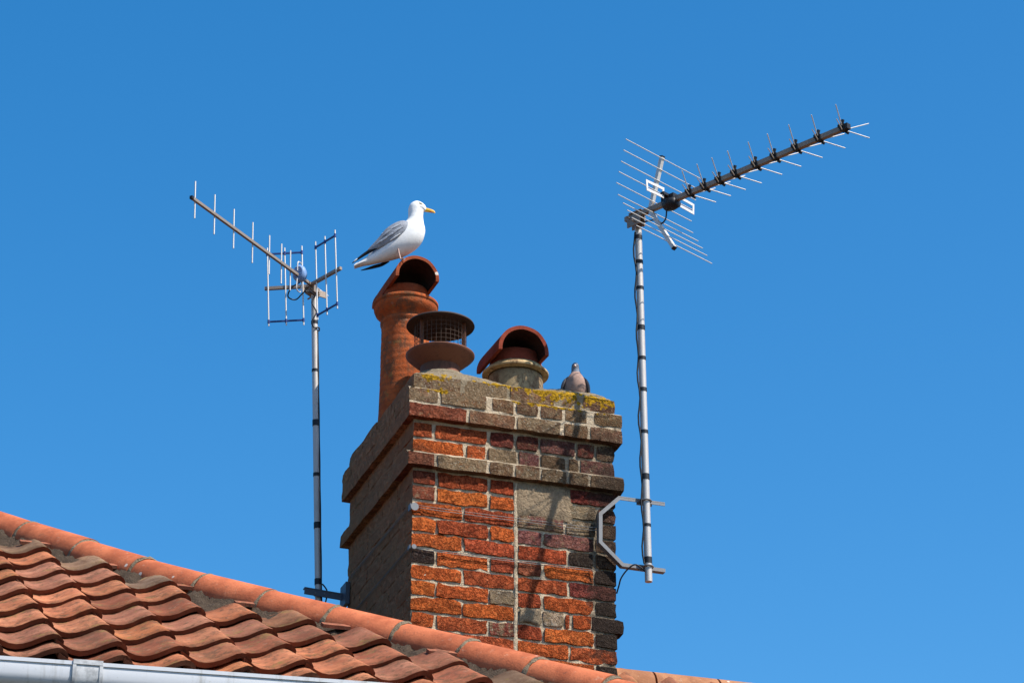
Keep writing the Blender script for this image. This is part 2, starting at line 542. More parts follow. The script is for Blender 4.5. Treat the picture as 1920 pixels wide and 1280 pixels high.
def left_face(z0, z1, off, full_first, ymax, cols='SSST', wz=.12):
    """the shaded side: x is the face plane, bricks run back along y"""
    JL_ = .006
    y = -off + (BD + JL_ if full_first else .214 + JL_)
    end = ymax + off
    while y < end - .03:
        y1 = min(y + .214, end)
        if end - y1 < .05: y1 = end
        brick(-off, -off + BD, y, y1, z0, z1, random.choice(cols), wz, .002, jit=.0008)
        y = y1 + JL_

fars = MB()
def far_box(x0, x1, y0, y1, z0, z1):
    fars.box(((x0 + x1) / 2, (y0 + y1) / 2, (z0 + z1) / 2), (x1 - x0, y1 - y0, z1 - z0))
def far_faces(z0, z1, off, odd):
    """right and rear faces, never seen from the street: one mesh"""
    y = -off + BD + J + (.11 if odd else 0)
    while y < Dp + off - .04:
        y1 = min(y + .214, Dp + off)
        far_box(Wd + off - BD, Wd + off, y, y1, z0, z1); y = y1 + J
    x = -off + BD + J + (.11 if odd else 0)
    while x < Wd + off - BD - .04:
        x1 = min(x + .214, Wd + off - BD - J)
        far_box(x, x1, Dp + off - BD, Dp + off - .001, z0, z1); x = x1 + J

cems = []
for k, row in enumerate(rows):
    z1 = ZB - k * CZ - J * .5
    z0 = z1 - CZ + J
    for b in row:
        if b[2] == 'CEM':
            cems.append((b[0], b[1], z0 - .004, z1 + .004)); continue
        x0, x1, key, wz, er = b
        yd = BD
        if x0 == 0 and x1 < .15: yd = .214
        brick(x0, x1, 0, yd, z0, z1, key, wz, .0062 if er else .0045, er)
    left_face(z0, z1, 0, not side_half[k], Dp)
    far_faces(z0, z1, 0, k % 2)
# the bullnosed black brick that juts out of the right corner is the long K brick of row nine

def px(a): return (a - 770) / 438.0
def front_row(spec, z0, z1, off, first_half):
    """spec: (px0, px1, colour, weather) along a course that stands out by off"""
    n_ = len(spec)
    for i, (a, b, key, wz) in enumerate(spec):
        x0 = -off if i == 0 else px(a)
        x1 = Wd + off if i == n_ - 1 else px(b)
        yd = BD + off
        if i == 0 and first_half: yd = .214
        brick(x0, x1, -off, -off + yd, z0, z1, key, wz, .003, .004 if wz < .3 else 0)
    left_face(z0, z1, off, not first_half, Dp)
    far_faces(z0, z1, off, first_half)

# oversailing band
front_row([(766, 808, 'B', .35), (813, 907, 'G', .75), (912, 956, 'g', .7), (962, 1008, 'G', .65), (1012, 1061, 'g', .7), (1066, 1102, 'g', .6), (1107, 1170, 'g', .6)],
          .6835, .7425, .030, True)
# two set-back courses
front_row([(776, 866, 'O', .1), (872, 908, 'o', .35), (914, 968, 'G', .85), (973, 1012, 'P', .6), (1017, 1063, 'g', .6), (1069, 1088, 'g', .5), (1093, 1156, 'P', .6)],
          .7515, .8145, .0, False)
front_row([(776, 806, 'R', .2), (812, 911, 'R', .1), (917, 962, 'D', .4), (968, 1010, 'D', .4), (1015, 1082, 'P', .4), (1087, 1120, 'D', .4), (1125, 1156, 'g', .5)],
          .8255, .8885, .0, True)
# two cap courses
front_row([(766, 868, 'B', .45), (873, 961, 'G', .5), (966, 1050, 'g', .75), (1056, 1103, 'G', .65), (1108, 1165, 'g', .6)], .9005, .9605, .028, False)
front_row([(766, 814, 'G', .7), (819, 906, 'G', .7), (918, 959, 'G', .45), (964, 1006, 'g', .5), (1011, 1053, 'g', .55), (1058, 1101, 'g', .6), (1116, 1165, 'g', .55)],
          .9715, 1.0315, .028, True)
# top course under the flaunching
front_row([(776, 860, 'g', .8), (866, 950, 'g', .9), (955, 1042, 'G', .7), (1048, 1092, 'G', .6), (1097, 1150, 'g', .5)], 1.042, 1.106, .004, False)

fm = fars.build('far_side_brickwork', M['brick'], stack)
tag(fm, kind='stuff'); fm.color = (.24, .09, .05, .3)

# mortar core, recessed behind the brick faces
def rough_slab(x0, x1, y0, y1, z0, z1, step, amp, seed, name, mat):
    """box whose four sides are gridded and uneven"""
    b = MB()
    def face(o, du, dv, nrm, nu, nv):
        vs = []
        for j in range(nv + 1):
            for i in range(nu + 1):
                p = Vector(o) + Vector(du) * (i / nu) + Vector(dv) * (j / nv)
                e = 0 if i in (0, nu) or j in (0, nv) else 1
                vs.append(p + Vector(nrm) * amp * (nz(p, 26, seed) + .5 * nz(p, 70, seed + 5)) * e)
        fs = [(j * (nu + 1) + i, j * (nu + 1) + i + 1, (j + 1) * (nu + 1) + i + 1, (j + 1) * (nu + 1) + i) for j in range(nv) for i in range(nu)]
        b.add(vs, fs, True)
        cnt.append(len(b.f))
    cnt = []
    nu = max(1, int((x1 - x0) / step)); nw = max(1, int((y1 - y0) / step)); nv = max(1, int((z1 - z0) / step))
    face((x0, y0, z0), (x1 - x0, 0, 0), (0, 0, z1 - z0), (0, -1, 0), nu, nv)
    face((x0, y1, z0), (0, y0 - y1, 0), (0, 0, z1 - z0), (-1, 0, 0), nw, nv)
    b.add([(x1, y0, z0), (x1, y1, z0), (x1, y1, z1), (x1, y0, z1)], [(0, 1, 2, 3)])
    b.add([(x1, y1, z0), (x0, y1, z0), (x0, y1, z1), (x1, y1, z1)], [(0, 1, 2, 3)])
    b.add([(x0, y0, z1), (x1, y0, z1), (x1, y1, z1), (x0, y1, z1)], [(0, 1, 2, 3)])
    b.add([(x0, y1, z0), (x1, y1, z0), (x1, y0, z0), (x0, y0, z0)], [(0, 1, 2, 3)])
    o = b.build(name, mat, stack)
    o.data.materials.append(M['shade_mortar'])
    for p in list(range(cnt[0], cnt[1])) + [len(o.data.polygons) - 1]: o.data.polygons[p].material_index = 1  # left side and underside get the mortar with painted shade
    return o
r_ = .0085
rough_slab(.0030, Wd - r_, r_, Dp - r_, -1.6, 1.075, .014, .004, 1, 'mortar_core', M['mortar'])
rough_slab(-.030 + .0025, Wd + .024, -.024, Dp + .024, .688, .738, .02, .003, 2, 'band_mortar', M['mortar'])
rough_slab(-.028 + .0025, Wd + .022, -.022, Dp + .022, .9045, 1.0275, .02, .003, 3, 'cap_mortar', M['mortar'])
rough_slab(.000, Wd, .000, Dp, 1.036, 1.105, .014, .004, 6, 'top_mortar', M['flaunch'])
# mortar fillets that slope back from the top of each ledge
def fillet(zl, off, zt, name):
    b = MB()
    n_ = 40
    vs = []
    for i in range(n_ + 1):
        x = -off + (Wd + 2 * off) * i / n_
        j_ = .004 * nz((x, 0, zl), 30, 3)
        vs += [(x, -off + .004 + abs(j_), zl - .003), (x, -off * .45 + j_, zl + (zt - zl) * .45 + j_), (x, .003, zt + j_)]
    b.add(vs, [(3 * i + a, 3 * (i + 1) + a, 3 * (i + 1) + a + 1, 3 * i + a + 1) for i in range(n_) for a in (0, 1)], True)
    vs = []
    for i in range(n_ + 1):
        y = -off + (Dp + 2 * off) * i / n_
        j_ = .004 * nz((0, y, zl), 30, 3)
        vs += [(-off + .004 + abs(j_), y, zl - .003), (-off * .45 + j_, y, zl + (zt - zl) * .45 + j_), (.003, y, zt + j_)]
    b.add(vs, [(3 * i + a, 3 * i + a + 1, 3 * (i + 1) + a + 1, 3 * (i + 1) + a) for i in range(n_) for a in (0, 1)], True)
    b.build(name, M['mortar'], stack)
fillet(.742, .029, .758, 'ledge_fillet')
fillet(1.031, .027, 1.045, 'ledge_fillet')

# cement patches among the bricks
def patch(x0, x1, z0, z1, seed):
    b = MB()
    nu, nv = 16, 7
    vs = []
    for j in range(nv + 1):
        for i in range(nu + 1):
            x = x0 + (x1 - x0) * i / nu; z = z0 + (z1 - z0) * j / nv
            edge = i in (0, nu) or j in (0, nv)
            if edge:
                x += .020 * nz((x, 0, z), 26, seed) + .006 * nz((x, 0, z), 70, seed); z += .014 * nz((x, 2, z), 26, seed) + .006 * nz((x, 2, z), 70, seed)
            vs.append((x, (.003 if edge else -.0035 + .003 * nz((x, 0, z), 34, seed) + .002 * nz((x, 0, z), 90, seed)), z))
    b.add(vs, [(j * (nu + 1) + i, j * (nu + 1) + i + 1, (j + 1) * (nu + 1) + i + 1, (j + 1) * (nu + 1) + i) for j in range(nv) for i in range(nu)], True)
    b.box(((x0 + x1) / 2, .0535, (z0 + z1) / 2), (x1 - x0 - .02, .095, z1 - z0 - .012))
    b.build('cement_patch', M['cement'], stack)
top2 = [c for c in cems if c[2] > .5]
patch(.450, .690, min(c[2] for c in top2) - .012, max(c[3] for c in top2), 1)
for c in cems:
    if c[2] < .5: patch(c[0], c[1], c[2], c[3], 2)
# straight joint between the two halves of the stack, smeared proud
b = MB()
vs = []
nv = 60
for j in range(nv + 1):
    z = -.28 + (.672 + .28) * j / nv
    wob = .004 * nz((0, 0, z), 24, 4)
    hw = .0075 + .003 * nz((0, 3, z), 30, 2)
    vs += [(.449 + wob - hw, .004, z), (.449 + wob, -.0015 + .002 * nz((1, 0, z), 50), z), (.449 + wob + hw, .004, z)]
b.add(vs, [(3 * j + a, 3 * j + a + 1, 3 * (j + 1) + a + 1, 3 * (j + 1) + a) for j in range(nv) for a in (0, 1)], True)
b.build('straight_joint', M['mortar'], stack)

# flaunching: mortar that rises from the edges to the pots
def flaunch_z(x, y):
    ex = min(x, Wd - x); ey = min(y, Dp - y)
    e = max(0, min(ex, ey))
    z = 1.105 + .072 * (1 - math.exp(-e / .11))
    for (cx, cy, rr, hh) in ((.215, .20, .19, .034), (.60, .36, .22, .03), (.148, .64, .16, .03), (.80, .22, .2, .03)):
        d = math.hypot(x - cx, y - cy)
        z += hh * math.exp(-(d / rr) ** 4)
    return z
b = MB()
nu, nv = 60, 60
vs = []
for j in range(nv + 1):
    for i in range(nu + 1):
        x = Wd * i / nu; y = Dp * j / nv
        edge = i in (0, nu) or j in (0, nv)
        z = flaunch_z(x, y) + .006 * nz((x, y, 0), 18) + .004 * nz((x, y, 0), 50)
        if edge: z = 1.104
        vs.append((x, y, z))
b.add(vs, [(j * (nu + 1) + i, j * (nu + 1) + i + 1, (j + 1) * (nu + 1) + i + 1, (j + 1) * (nu + 1) + i) for j in range(nv) for i in range(nu)], True)
b.build('flaunching', M['flaunch'], stack)

# ------------------------------------------------------------------ chimney pots
def half_hood(parent, cx, zc, r, y0, y1, th, mat, name='hood', n=22, seed=0, droop=.0):
    """half round clay hood, its axis along y"""
    b = MB()
    ny = 10
    a0, a1 = -.10, math.pi + .10
    vs = []
    for s, rr in enumerate((r, r - th)):
        for j in range(ny + 1):
            y = y0 + (y1 - y0) * j / ny
            for i in range(n + 1):
                q = a0 + (a1 - a0) * i / n
                wob = 1 + .012 * nz((math.cos(q), y * 6, math.sin(q)), 1.5, seed)
                dz = droop * (j / ny)
                yy = y + (.006 * nz((math.cos(q), 0, math.sin(q)), 2, seed + j) if j in (0, ny) else 0)
                vs.append((cx + rr * wob * math.cos(q), yy, zc + rr * wob * math.sin(q) + dz))
    st = (ny + 1) * (n + 1)
    fs = []
    idx = lambda s, j, i: s * st + j * (n + 1) + i
    for j in range(ny):
        for i in range(n):
            fs.append((idx(0, j, i), idx(0, j, i + 1), idx(0, j + 1, i + 1), idx(0, j + 1, i)))
            fs.append((idx(1, j, i), idx(1, j + 1, i), idx(1, j + 1, i + 1), idx(1, j, i + 1)))
    b.add(vs, fs, True)
    rim = []
    for i in range(n):
        rim.append((idx(0, 0, i), idx(1, 0, i), idx(1, 0, i + 1), idx(0, 0, i + 1)))
        rim.append((idx(0, ny, i), idx(0, ny, i + 1), idx(1, ny, i + 1), idx(1, ny, i)))
    for j in range(ny):
        rim.append((idx(0, j, 0), idx(0, j + 1, 0), idx(1, j + 1, 0), idx(1, j, 0)))
        rim.append((idx(0, j, n), idx(1, j, n), idx(1, j + 1, n), idx(0, j + 1, n)))
    b.add(vs, rim, False)
    o = b.build(name, mat, parent)
    o.data.materials.append(M['soot'])
    for k in range(1, 2 * ny * n, 2): o.data.polygons[k].material_index = 1   # sooted inside
    return o

# tall pot with a hood, rear left
cx, cy = .148, .64
pot = empty('chimney_pot', (cx, cy, 1.12), 'tall orange clay chimney pot with hooded top under the gull', 'chimney pot')
b = MB()
prof = [(.118, 1.08), (.112, 1.20), (.110, 1.30)]
for i in range(14):
    z = 1.32 + i * .022
    prof += [(.109 + (.0006 if i % 2 else 0) - .003 * i / 14, z), (.1082 + (.0006 if i % 2 else 0) - .003 * i / 14, z + .011)]
prof += [(.106, 1.622), (.111, 1.628), (.112, 1.640), (.106, 1.648), (.092, 1.645), (.088, 1.2)]
b.lathe((cx, cy, 0), prof, 48, .0015, 1)
b.build('pot_body', M['pot'], pot)
b = MB()
b.lathe((cx, cy, 0), [(.102, 1.644), (.106, 1.656), (.120, 1.668), (.134, 1.682), (.1415, 1.700), (.1420, 1.716), (.1422, 1.717), (.1450, 1.718), (.1462, 1.720), (.1462, 1.731), (.1445, 1.734), (.137, 1.736), (.124, 1.732), (.108, 1.70), (.10, 1.66)], 48, .001, 2)
b.build('pot_rim', M['pot'], pot)
b = MB()
b.lathe((cx, cy, 0), [(.090, 1.70), (.090, 1.745), (.093, 1.765), (.099, 1.790), (.097, 1.800), (.086, 1.80), (.078, 1.75), (.076, 1.70)], 44, .001, 3)
b.build('hood_collar', M['hood'], pot)
half_hood(pot, cx, 1.795, .101, .465, .835, .015, M['hood'], seed=1, droop=.004)
b = MB()
b.lathe((cx, cy, 0), [(.120, 1.733), (.106, 1.738), (.097, 1.746), (.088, 1.747)], 40, .004, 5)
b.build('collar_mortar', M['pointing'], pot)

# rusty cowl, front left
cx, cy = .206, .30
cowl = empty('chimney_cowl', (cx, cy, 1.15), 'rusty round metal chimney cowl with flat lid and wire mesh cage', 'chimney cowl')
b = MB()
b.lathe((cx, cy, 0), [(.001, 1.515), (.06, 1.513), (.12, 1.503), (.146, 1.491), (.1485, 1.485), (.147, 1.482), (.141, 1.484), (.001, 1.490)], 56, .001, 1)
b.build('lid', M['rust_dark'], cowl)
b = MB()
b.lathe((cx, cy, 0), [(.084, 1.285), (.112, 1.306), (.140, 1.331), (.149, 1.341), (.149, 1.345), (.140, 1.347), (.118, 1.356), (.100, 1.366), (.096, 1.366), (.096, 1.33)], 56, .001, 2)
b.build('flange', M['rust'], cowl)
b = MB()
b.lathe((cx, cy, 0), [(.086, 1.10), (.086, 1.29), (.080, 1.29), (.080, 1.10)], 40)
b.build('spigot', M['rust'], cowl)
b = MB()
b.lathe((cx, cy, 0), [(.128, 1.16), (.120, 1.222), (.112, 1.236), (.09, 1.238), (.085, 1.16)], 40, .005, 3)
b.build('pot_rim', M['flaunch'], cowl)
b = MB()
mr = .113
for i in range(34):
    q = 2 * math.pi * i / 34
    c_ = Vector((cx + mr * math.cos(q), cy + mr * math.sin(q), 0))
    b.tube([c_ + Vector((0, 0, 1.352)), c_ + Vector((0, 0, 1.488))], .0008, 5)
for k in range(7):
    z = 1.362 + k * .0205
    b.tube([(cx + mr * math.cos(t), cy + mr * math.sin(t), z) for t in [2 * math.pi * i / 40 for i in range(41)]], .0008, 5, cap=False)
b.build('mesh_cage', M['wire'], cowl)
for q in (R(205), R(322), R(85)):
    b = MB()
    c_ = Vector((cx + .107 * math.cos(q), cy + .107 * math.sin(q), 0))
    b.bar(c_ + Vector((0, 0, 1.355)), c_ + Vector((0, 0, 1.487)), .003, .018, up=(math.cos(q), math.sin(q), 0))
    b.build('lid_strut', M['rust'], cowl)

# short cream pot with a red hood, right
cx, cy = .590, .42
pot3 = empty('chimney_pot', (cx, cy, 1.15), 'short cream clay chimney pot with dark red half-round hood beside the pigeon', 'chimney pot')
b = MB()
b.lathe((cx, cy, 0), [(.128, 1.10), (.124, 1.22), (.121, 1.325), (.119, 1.345), (.10, 1.345), (.098, 1.15)], 48, .001, 4)
b.build('pot_body', M['cream_dark'], pot3)
b = MB()
b.lathe((cx, cy, 0), [(.119, 1.352), (.120, 1.353), (.142, 1.3545), (.1455, 1.355), (.1462, 1.356), (.1466, 1.362), (.1463, 1.364), (.1445, 1.366), (.130, 1.380), (.116, 1.392), (.112, 1.394), (.098, 1.394), (.098, 1.350)], 52, .001, 6)
b.build('pot_rim', M['cream'], pot3)
b = MB()
b.lathe((cx, cy, 0), [(.119, 1.384), (.116, 1.402), (.110, 1.425), (.112, 1.446), (.104, 1.450), (.092, 1.446), (.086, 1.39)], 44, .001, 7)
b.build('hood_collar', M['red_hood'], pot3)
half_hood(pot3, .566, 1.400, 
          .115, .235, .545, .017, M['red_hood'], seed=4, droop=.012)

# ------------------------------------------------------------------ birds
FWD = Vector((math.cos(YAW), -math.sin(YAW), 0))       # picture right
TOC = Vector((-math.sin(YAW), -math.cos(YAW), 0))      # towards the street
UPV = Vector((0, 0, 1))

def loft(rings, n=18, close=True):
    """rings: (centre, vertical axis vector, lateral axis vector); smooth skin through ellipses"""
    b = MB()
    vs = []
    for c, a, l in rings:
        for j in range(n):
            q = 2 * math.pi * j / n
            vs.append(c + a * math.cos(q) + l * math.sin(q))
    fs = []
    k = len(rings)
    for i in range(k - 1):
        for j in range(n):
            fs.append((i * n + j, (i + 1) * n + j, (i + 1) * n + (j + 1) % n, i * n + (j + 1) % n))
    b.add(vs, fs, True)
    if close:
        b.add([vs[j] for j in range(n)], [tuple(range(n))], True)
        b.add([vs[(k - 1) * n + j] for j in range(n)], [tuple(range(n - 1, -1, -1))], True)
    return b

def side_loft(base, pts, F, T, per=4, n=18):
    """pts: (u, v, radius across the spine, lateral half width, lateral offset) in the bird's side plane, metres"""
    q = catmull([(p[0], p[1], p[2]) for p in pts], per)
    q2 = catmull([(p[3], p[4], 0) for p in pts], per)
    rings = []
    for i, p in enumerate(q):
        a = q[max(i - 1, 0)]; c = q[min(i + 1, len(q) - 1)]
        d = Vector((c.x - a.x, c.y - a.y))
        if d.length < 1e-7: d = Vector((1, 0))
        d.normalize()
        nrm = F * (-d.y) + UPV * d.x
        rings.append((base + F * p.x + UPV * p.y + T * q2[i].y, nrm * max(p.z, .0003), T * max(q2[i].x, .0003)))
    return loft(rings, n)

# --- gull, standing on the hood of the tall pot, looking right
GU = .000268; GV = GU / .887
gb = Vector((.077, .50, 1.864))
def G(zx, zy, r, wl, off=0.):
    return ((zx - 850) * GU, (1100 - zy) * GV, r * GU * 1.05, wl * GU, off * GU)
gull = empty('herring_gull', gb, 'white and grey gull with yellow beak standing on the tall chimney pot', 'gull')
body = [G(160, 1120, 30, 60), G(320, 1060, 68, 85), G(500, 985, 105, 125), G(700, 880, 165, 185), G(870, 768, 214, 215), G(990, 650, 230, 215),
        G(1060, 530, 200, 190), G(1088, 420, 140, 138), G(1096, 320, 118, 116), G(1100, 235, 124, 110), G(1116, 182, 122, 106), G(1155, 172, 96, 92), G(1205, 186, 68, 64), G(1248, 210, 42, 38), G(1268, 216, 22, 22)]
# the head turns forward: the last rings run along the beak direction
side_loft(gb, body, FWD, TOC, 5, 24).build('body', M['white_f'], gull)
for s in (1, -1):
    wing = [G(985, 500, 30, 14, s * 150), G(930, 535, 85, 34, s * 176), G(840, 605, 118, 44, s * 196), G(700, 705, 128, 46, s * 186), G(560, 800, 92, 40, s * 150), G(430, 880, 58, 30, s * 118), G(330, 940, 30, 16, s * 95)]
    wo_ = side_loft(gb, wing, FWD, TOC, 5, 18).build('wing', M['grey_f'], gull)
    prim = [G(560, 850, 20, 12, s * 150), G(430, 905, 34, 16, s * 122), G(280, 980, 28, 12, s * 92), G(150, 1060, 18, 8, s * 70), G(62, 1120, 6, 4, s * 58)]
    if s < 0:
        prim = [G(660, 1010, 20, 10, -110), G(540, 1070, 30, 12, -112), G(420, 1110, 30, 10, -100), G(300, 1150, 18, 8, -88), G(200, 1180, 6, 4, -76)]
    side_loft(gb, prim, FWD, TOC, 5, 10).build('primary_feathers', M['black_f'], wo_)
    tert = [G(860, 712, 7, 8, s * 234), G(770, 765, 11, 9, s * 224), G(680, 812, 6, 6, s * 196)]
    side_loft(gb, tert, FWD, TOC, 5, 8).build('tertial_edge', M['white_f'], wo_)
    edge = [G(760, 610, 8, 8, s * 226), G(660, 650, 15, 10, s * 214), G(545, 692, 7, 6, s * 176)]
    side_loft(gb, edge, FWD, TOC, 5, 8).build('scapular_edge', M['white_f'], wo_)
# mantle folded over the back, a shade paler than the wing
M['mantle_f'] = mat_plain('mantle_feathers', (.36, .37, .40), .85, .3, 90, .1)
side_loft(gb, [G(930, 470, 40, 110), G(840, 520, 66, 165), G(720, 600, 74, 172), G(600, 690, 56, 140), G(500, 770, 30, 96)], FWD, TOC, 5, 20).build('mantle', M['mantle_f'], gull)
M['covert_f'] = mat_plain('covert_feathers', (.42, .44, .48), .85, .3, 90, .1)
for s in (1, -1):
    for k, (x0, y0, x1, y1, lo, hi) in enumerate(((900, 600, 740, 690, 226, 236), (860, 560, 690, 640, 226, 228), (800, 670, 640, 760, 232, 214), (720, 640, 560, 740, 224, 196), (680, 740, 520, 830, 214, 172), (620, 770, 450, 865, 196, 148))):
        side_loft(gb, [G(x0, y0, 8, 5, s * (lo + 12)), G((x0 + x1) / 2, (y0 + y1) / 2, 20, 8, s * ((lo + hi) / 2 + 13)), G(x1, y1, 5, 3, s * (hi + 10))], FWD, TOC, 4, 8).build('covert_feather', M['covert_f'], gull)
    side_loft(gb, [G(150, 1050, 5, 4, s * 76), G(115, 1078, 11, 5, s * 73), G(88, 1100, 4, 3, s * 66)], FWD, TOC, 3, 8).build('wingtip_spot', M['white_f'], gull)
tail = [G(330, 1070, 40, 80), G(200, 1115, 24, 78), G(95, 1160, 12, 66)]
side_loft(gb, tail, FWD, TOC, 5, 14).build('tail', M['white_f'], gull)
beak = [G(1225, 208, 38, 30), G(1280, 218, 36, 24), G(1340, 230, 32, 19), G(1388, 246, 25, 12), G(1418, 268, 8, 4)]
bk = side_loft(gb, beak, FWD, TOC, 4, 12).build('beak', M['beak'], gull)
for s in (1, -1):
    side_loft(gb, [G(1325, 246, 6, 5, s * 12), G(1350, 250, 10, 8, s * 11), G(1375, 254, 6, 4, s * 9)], FWD, TOC, 3, 8).build('beak_spot', M['beak_red'], bk)
    side_loft(gb, [G(1140, 138, 5, 6, s * 86), G(1172, 142, 13, 8, s * 82), G(1215, 152, 5, 5, s * 64)], FWD, TOC, 3, 10).build('eye_ring', M['eye_ring'], gull)
    side_loft(gb, [G(1168, 141, 4, 5, s * 89), G(1178, 142, 8, 7, s * 86), G(1188, 144, 4, 4, s * 82)], FWD, TOC, 3, 8).build('eye', M['eye'], gull)
for (a, c, off) in (((812, 880), (864, 1096), 150), ((880, 930), (905, 1046), -40)):
    p0 = gb + FWD * ((a[0] - 850) * GU) + UPV * ((1100 - a[1]) * GV) + TOC * off * GU
    p1 = gb + FWD * ((c[0] - 850) * GU) + UPV * ((1100 - c[1]) * GV) + TOC * off * GU
    pm = (p0 + p1) / 2 - FWD * .0015
    b = MB()
    b.tube([p0, pm, p1], [.0048, .0038, .0036], 8)
    lg = b.build('leg', M['leg'], gull)
    b = MB()
    for an in (-.5, 0, .5):
        d = FWD * math.cos(an) + TOC * math.sin(an)
        b.tube([p1, p1 + d * .010 + UPV * .001, p1 + d * .022 - UPV * .002], [.0028, .0022, .0012], 6)
    b.build('foot', M['leg'], lg)

# --- pigeon on the flaunching, facing the street
pb = Vector((.776, .16, 1.193))
pigeon = empty('pigeon', pb, 'plump grey pigeon with mauve breast sitting on the chimney top', 'pigeon')
PS = 1.07 / 16 / 432.0
def PG(zx0, zx1, zy, depth, back):
    c = pb + FWD * (((zx0 + zx1) / 2 - 610) * PS) + UPV * ((1000 - zy) * PS / .905) - TOC * (back * PS)
    return (c, -TOC * depth * PS, FWD * ((zx1 - zx0) / 2 * PS))
def pig_loft(rs, per=4):
    cs = catmull([r[0] for r in rs], per); a = catmull([r[1] for r in rs], per); l = catmull([r[2] for r in rs], per)
    return loft(list(zip(cs, a, l)), 20)
pig_loft([PG(420, 780, 1120, 260, 180), PG(300, 900, 1060, 380, 150), PG(262, 940, 920, 420, 120), PG(290, 925, 780, 410, 90), PG(340, 880, 650, 340, 40), PG(420, 800, 540, 240, 0), PG(480, 750, 460, 160, 0), PG(500, 715, 390, 120, -10)]).build('body', M['pig_breast'], pigeon)
pig_loft([PG(478, 752, 470, 168, 2), PG(490, 735, 400, 128, -8), PG(492, 712, 330, 114, -20), PG(500, 706, 270, 114, -35), PG(522, 686, 220, 96, -35), PG(550, 660, 192, 60, -30), PG(590, 620, 184, 18, -28)]).build('head', M['pig_head'], pigeon)
for s in (-1, 1):
    c0 = 610 + (-8 if s > 0 else 0)
    ring = []
    for (zy, off, wv, dep, back) in ((560, 195, 40, 110, 60), (660, 290, 62, 230, 120), (800, 350, 62, 320, 170), (950, 368, 50, 330, 260), (1080, 362, 34, 250, 380), (1150, 345, 14, 120, 470)):
        x = 602 + s * off
        ring.append(PG(x - wv, x + wv, zy, dep, back))
    pig_loft(ring).build('wing', M['pig_grey'], pigeon)
    pig_loft([PG(602 + s * 86 - 8, 602 + s * 86 + 8, 275, 6, -80), PG(602 + s * 86 - 14, 602 + s * 86 + 14, 262, 16, -80), PG(602 + s * 86 - 8, 602 + s * 86 + 8, 249, 6, -80)]).build('eye', M['eye'], pigeon)
pig_loft([PG(520, 690, 1040, 60, 480), PG(500, 710, 1120, 40, 640), PG(490, 720, 1180, 16, 800)]).build('tail', M['pig_grey'], pigeon)
bc = PG(590, 590, 300, 1, 0)[0]
b = MB()
b.tube([bc + TOC * .018, bc + TOC * .028 - UPV * .002, bc + TOC * .036 - UPV * .007], [.0065, .0055, .0015], 10)
b.build('beak', M['pig_beak'], pigeon)
for s in (-1, 1):
    b = MB()
    q = pb + FWD * (.016 * s) - TOC * .012
    b.tube([q + UPV * .004, q - UPV * .012], .0025, 6)
    b.build('leg', M['leg'], pigeon)

# ------------------------------------------------------------------ right-hand aerial
mb, mt = Vector((1.0116, -.05, .285)), Vector((.9963, -.05, 1.975))
aer = empty('tv_aerial', mb, 'silver aerial with long boom of crossed elements on the right mast', 'aerial', 'aerials on the chimney')
def mast_at(m0, m1, z): return m0 + (m1 - m0) * ((z - m0.z) / (m1.z - m0.z))
b = MB(); b.tube([mb, mt], .0155, 20); b.build('mast', M['mast'], aer)
md = (mt - mb).normalized()
for z in (1.878, 1.758, 1.632, 1.443, 1.299, 1.152, .957, .752, .534, .379):
    p = mast_at(mb, mt, z)
    b = MB(); hh = random.uniform(.006, .016)
    b.tube([p - md * hh, p + md * hh], .0172, 18); b.build('tape_band', M['black'], aer)
# down lead taped to the mast
pts = []
for i in range(40):
    z = 1.90 - i * (1.90 - .36) / 39
    p = mast_at(mb, mt, z)
    pts.append(p + Vector((-.0165 - .009 * abs(math.sin(i * .63)) ** 2, -.004 + .003 * math.sin(i * .9), 0)))
b = MB(); b.tube(pts, .0040, 8); b.build('down_lead', M['black'], aer)
b = MB()
b.tube(catmull([(1.018, -.05, .30), (1.0, -.052, .325), (.955, -.055, .352), (.925, -.04, .335), (.902, -.02, .30), (.897, -.004, .27), (.896, .02, .245)], 6), .0034, 8)
b.build('cable_loop', M['black'], aer)
# bracket: one bent angle iron strapped to the corner
bp = [(1.099, .656), (.891, .658), (.802, .572), (.800, .439), (.902, .346), (1.094, .343)]
def angle_iron(pts, y_out, y_in, th, flange, parent, mat, name, inward=(1.0, .5)):
    b = MB()
    k = len(pts)
    offs = []
    for i, p in enumerate(pts):
        p = Vector((p[0], p[1]))
        d1 = (p - Vector(pts[i - 1][:2])).normalized() if i else None
        d2 = (Vector(pts[i + 1][:2]) - p).normalized() if i < k - 1 else None
        n1 = Vector((-d1.y, d1.x)) if d1 else None
        n2 = Vector((-d2.y, d2.x)) if d2 else None
        if n1 is None: m = n2
        elif n2 is None: m = n1
        else:
            m = (n1 + n2).normalized(); m = m / max(.4, m.dot(n1))
        offs.append(m)
    def strip(o0, o1, ya, yb):
        vs = []
        for p, m in zip(pts, offs):
            for (o, y) in ((o0, ya), (o1, ya), (o1, yb), (o0, yb)):
                q = Vector((p[0], p[1])) + m * o
                vs.append((q.x, y, q.y))
        fs = []
        for i in range(k - 1):
            for j in range(4):
                fs.append((4 * i + j, 4 * i + (j + 1) % 4, 4 * (i + 1) + (j + 1) % 4, 4 * (i + 1) + j))
        fs += [(3, 2, 1, 0), tuple(4 * (k - 1) + j for j in range(4))]
        b.add(vs, fs)
    strip(0, th, y_out, y_in)
    strip(th, flange, y_out + .0005, y_out + th)
    return b.build(name, mat, parent, weld=False)
br = angle_iron(bp, -.034, -.006, .0045, .016, aer, M['galv'], 'bracket')
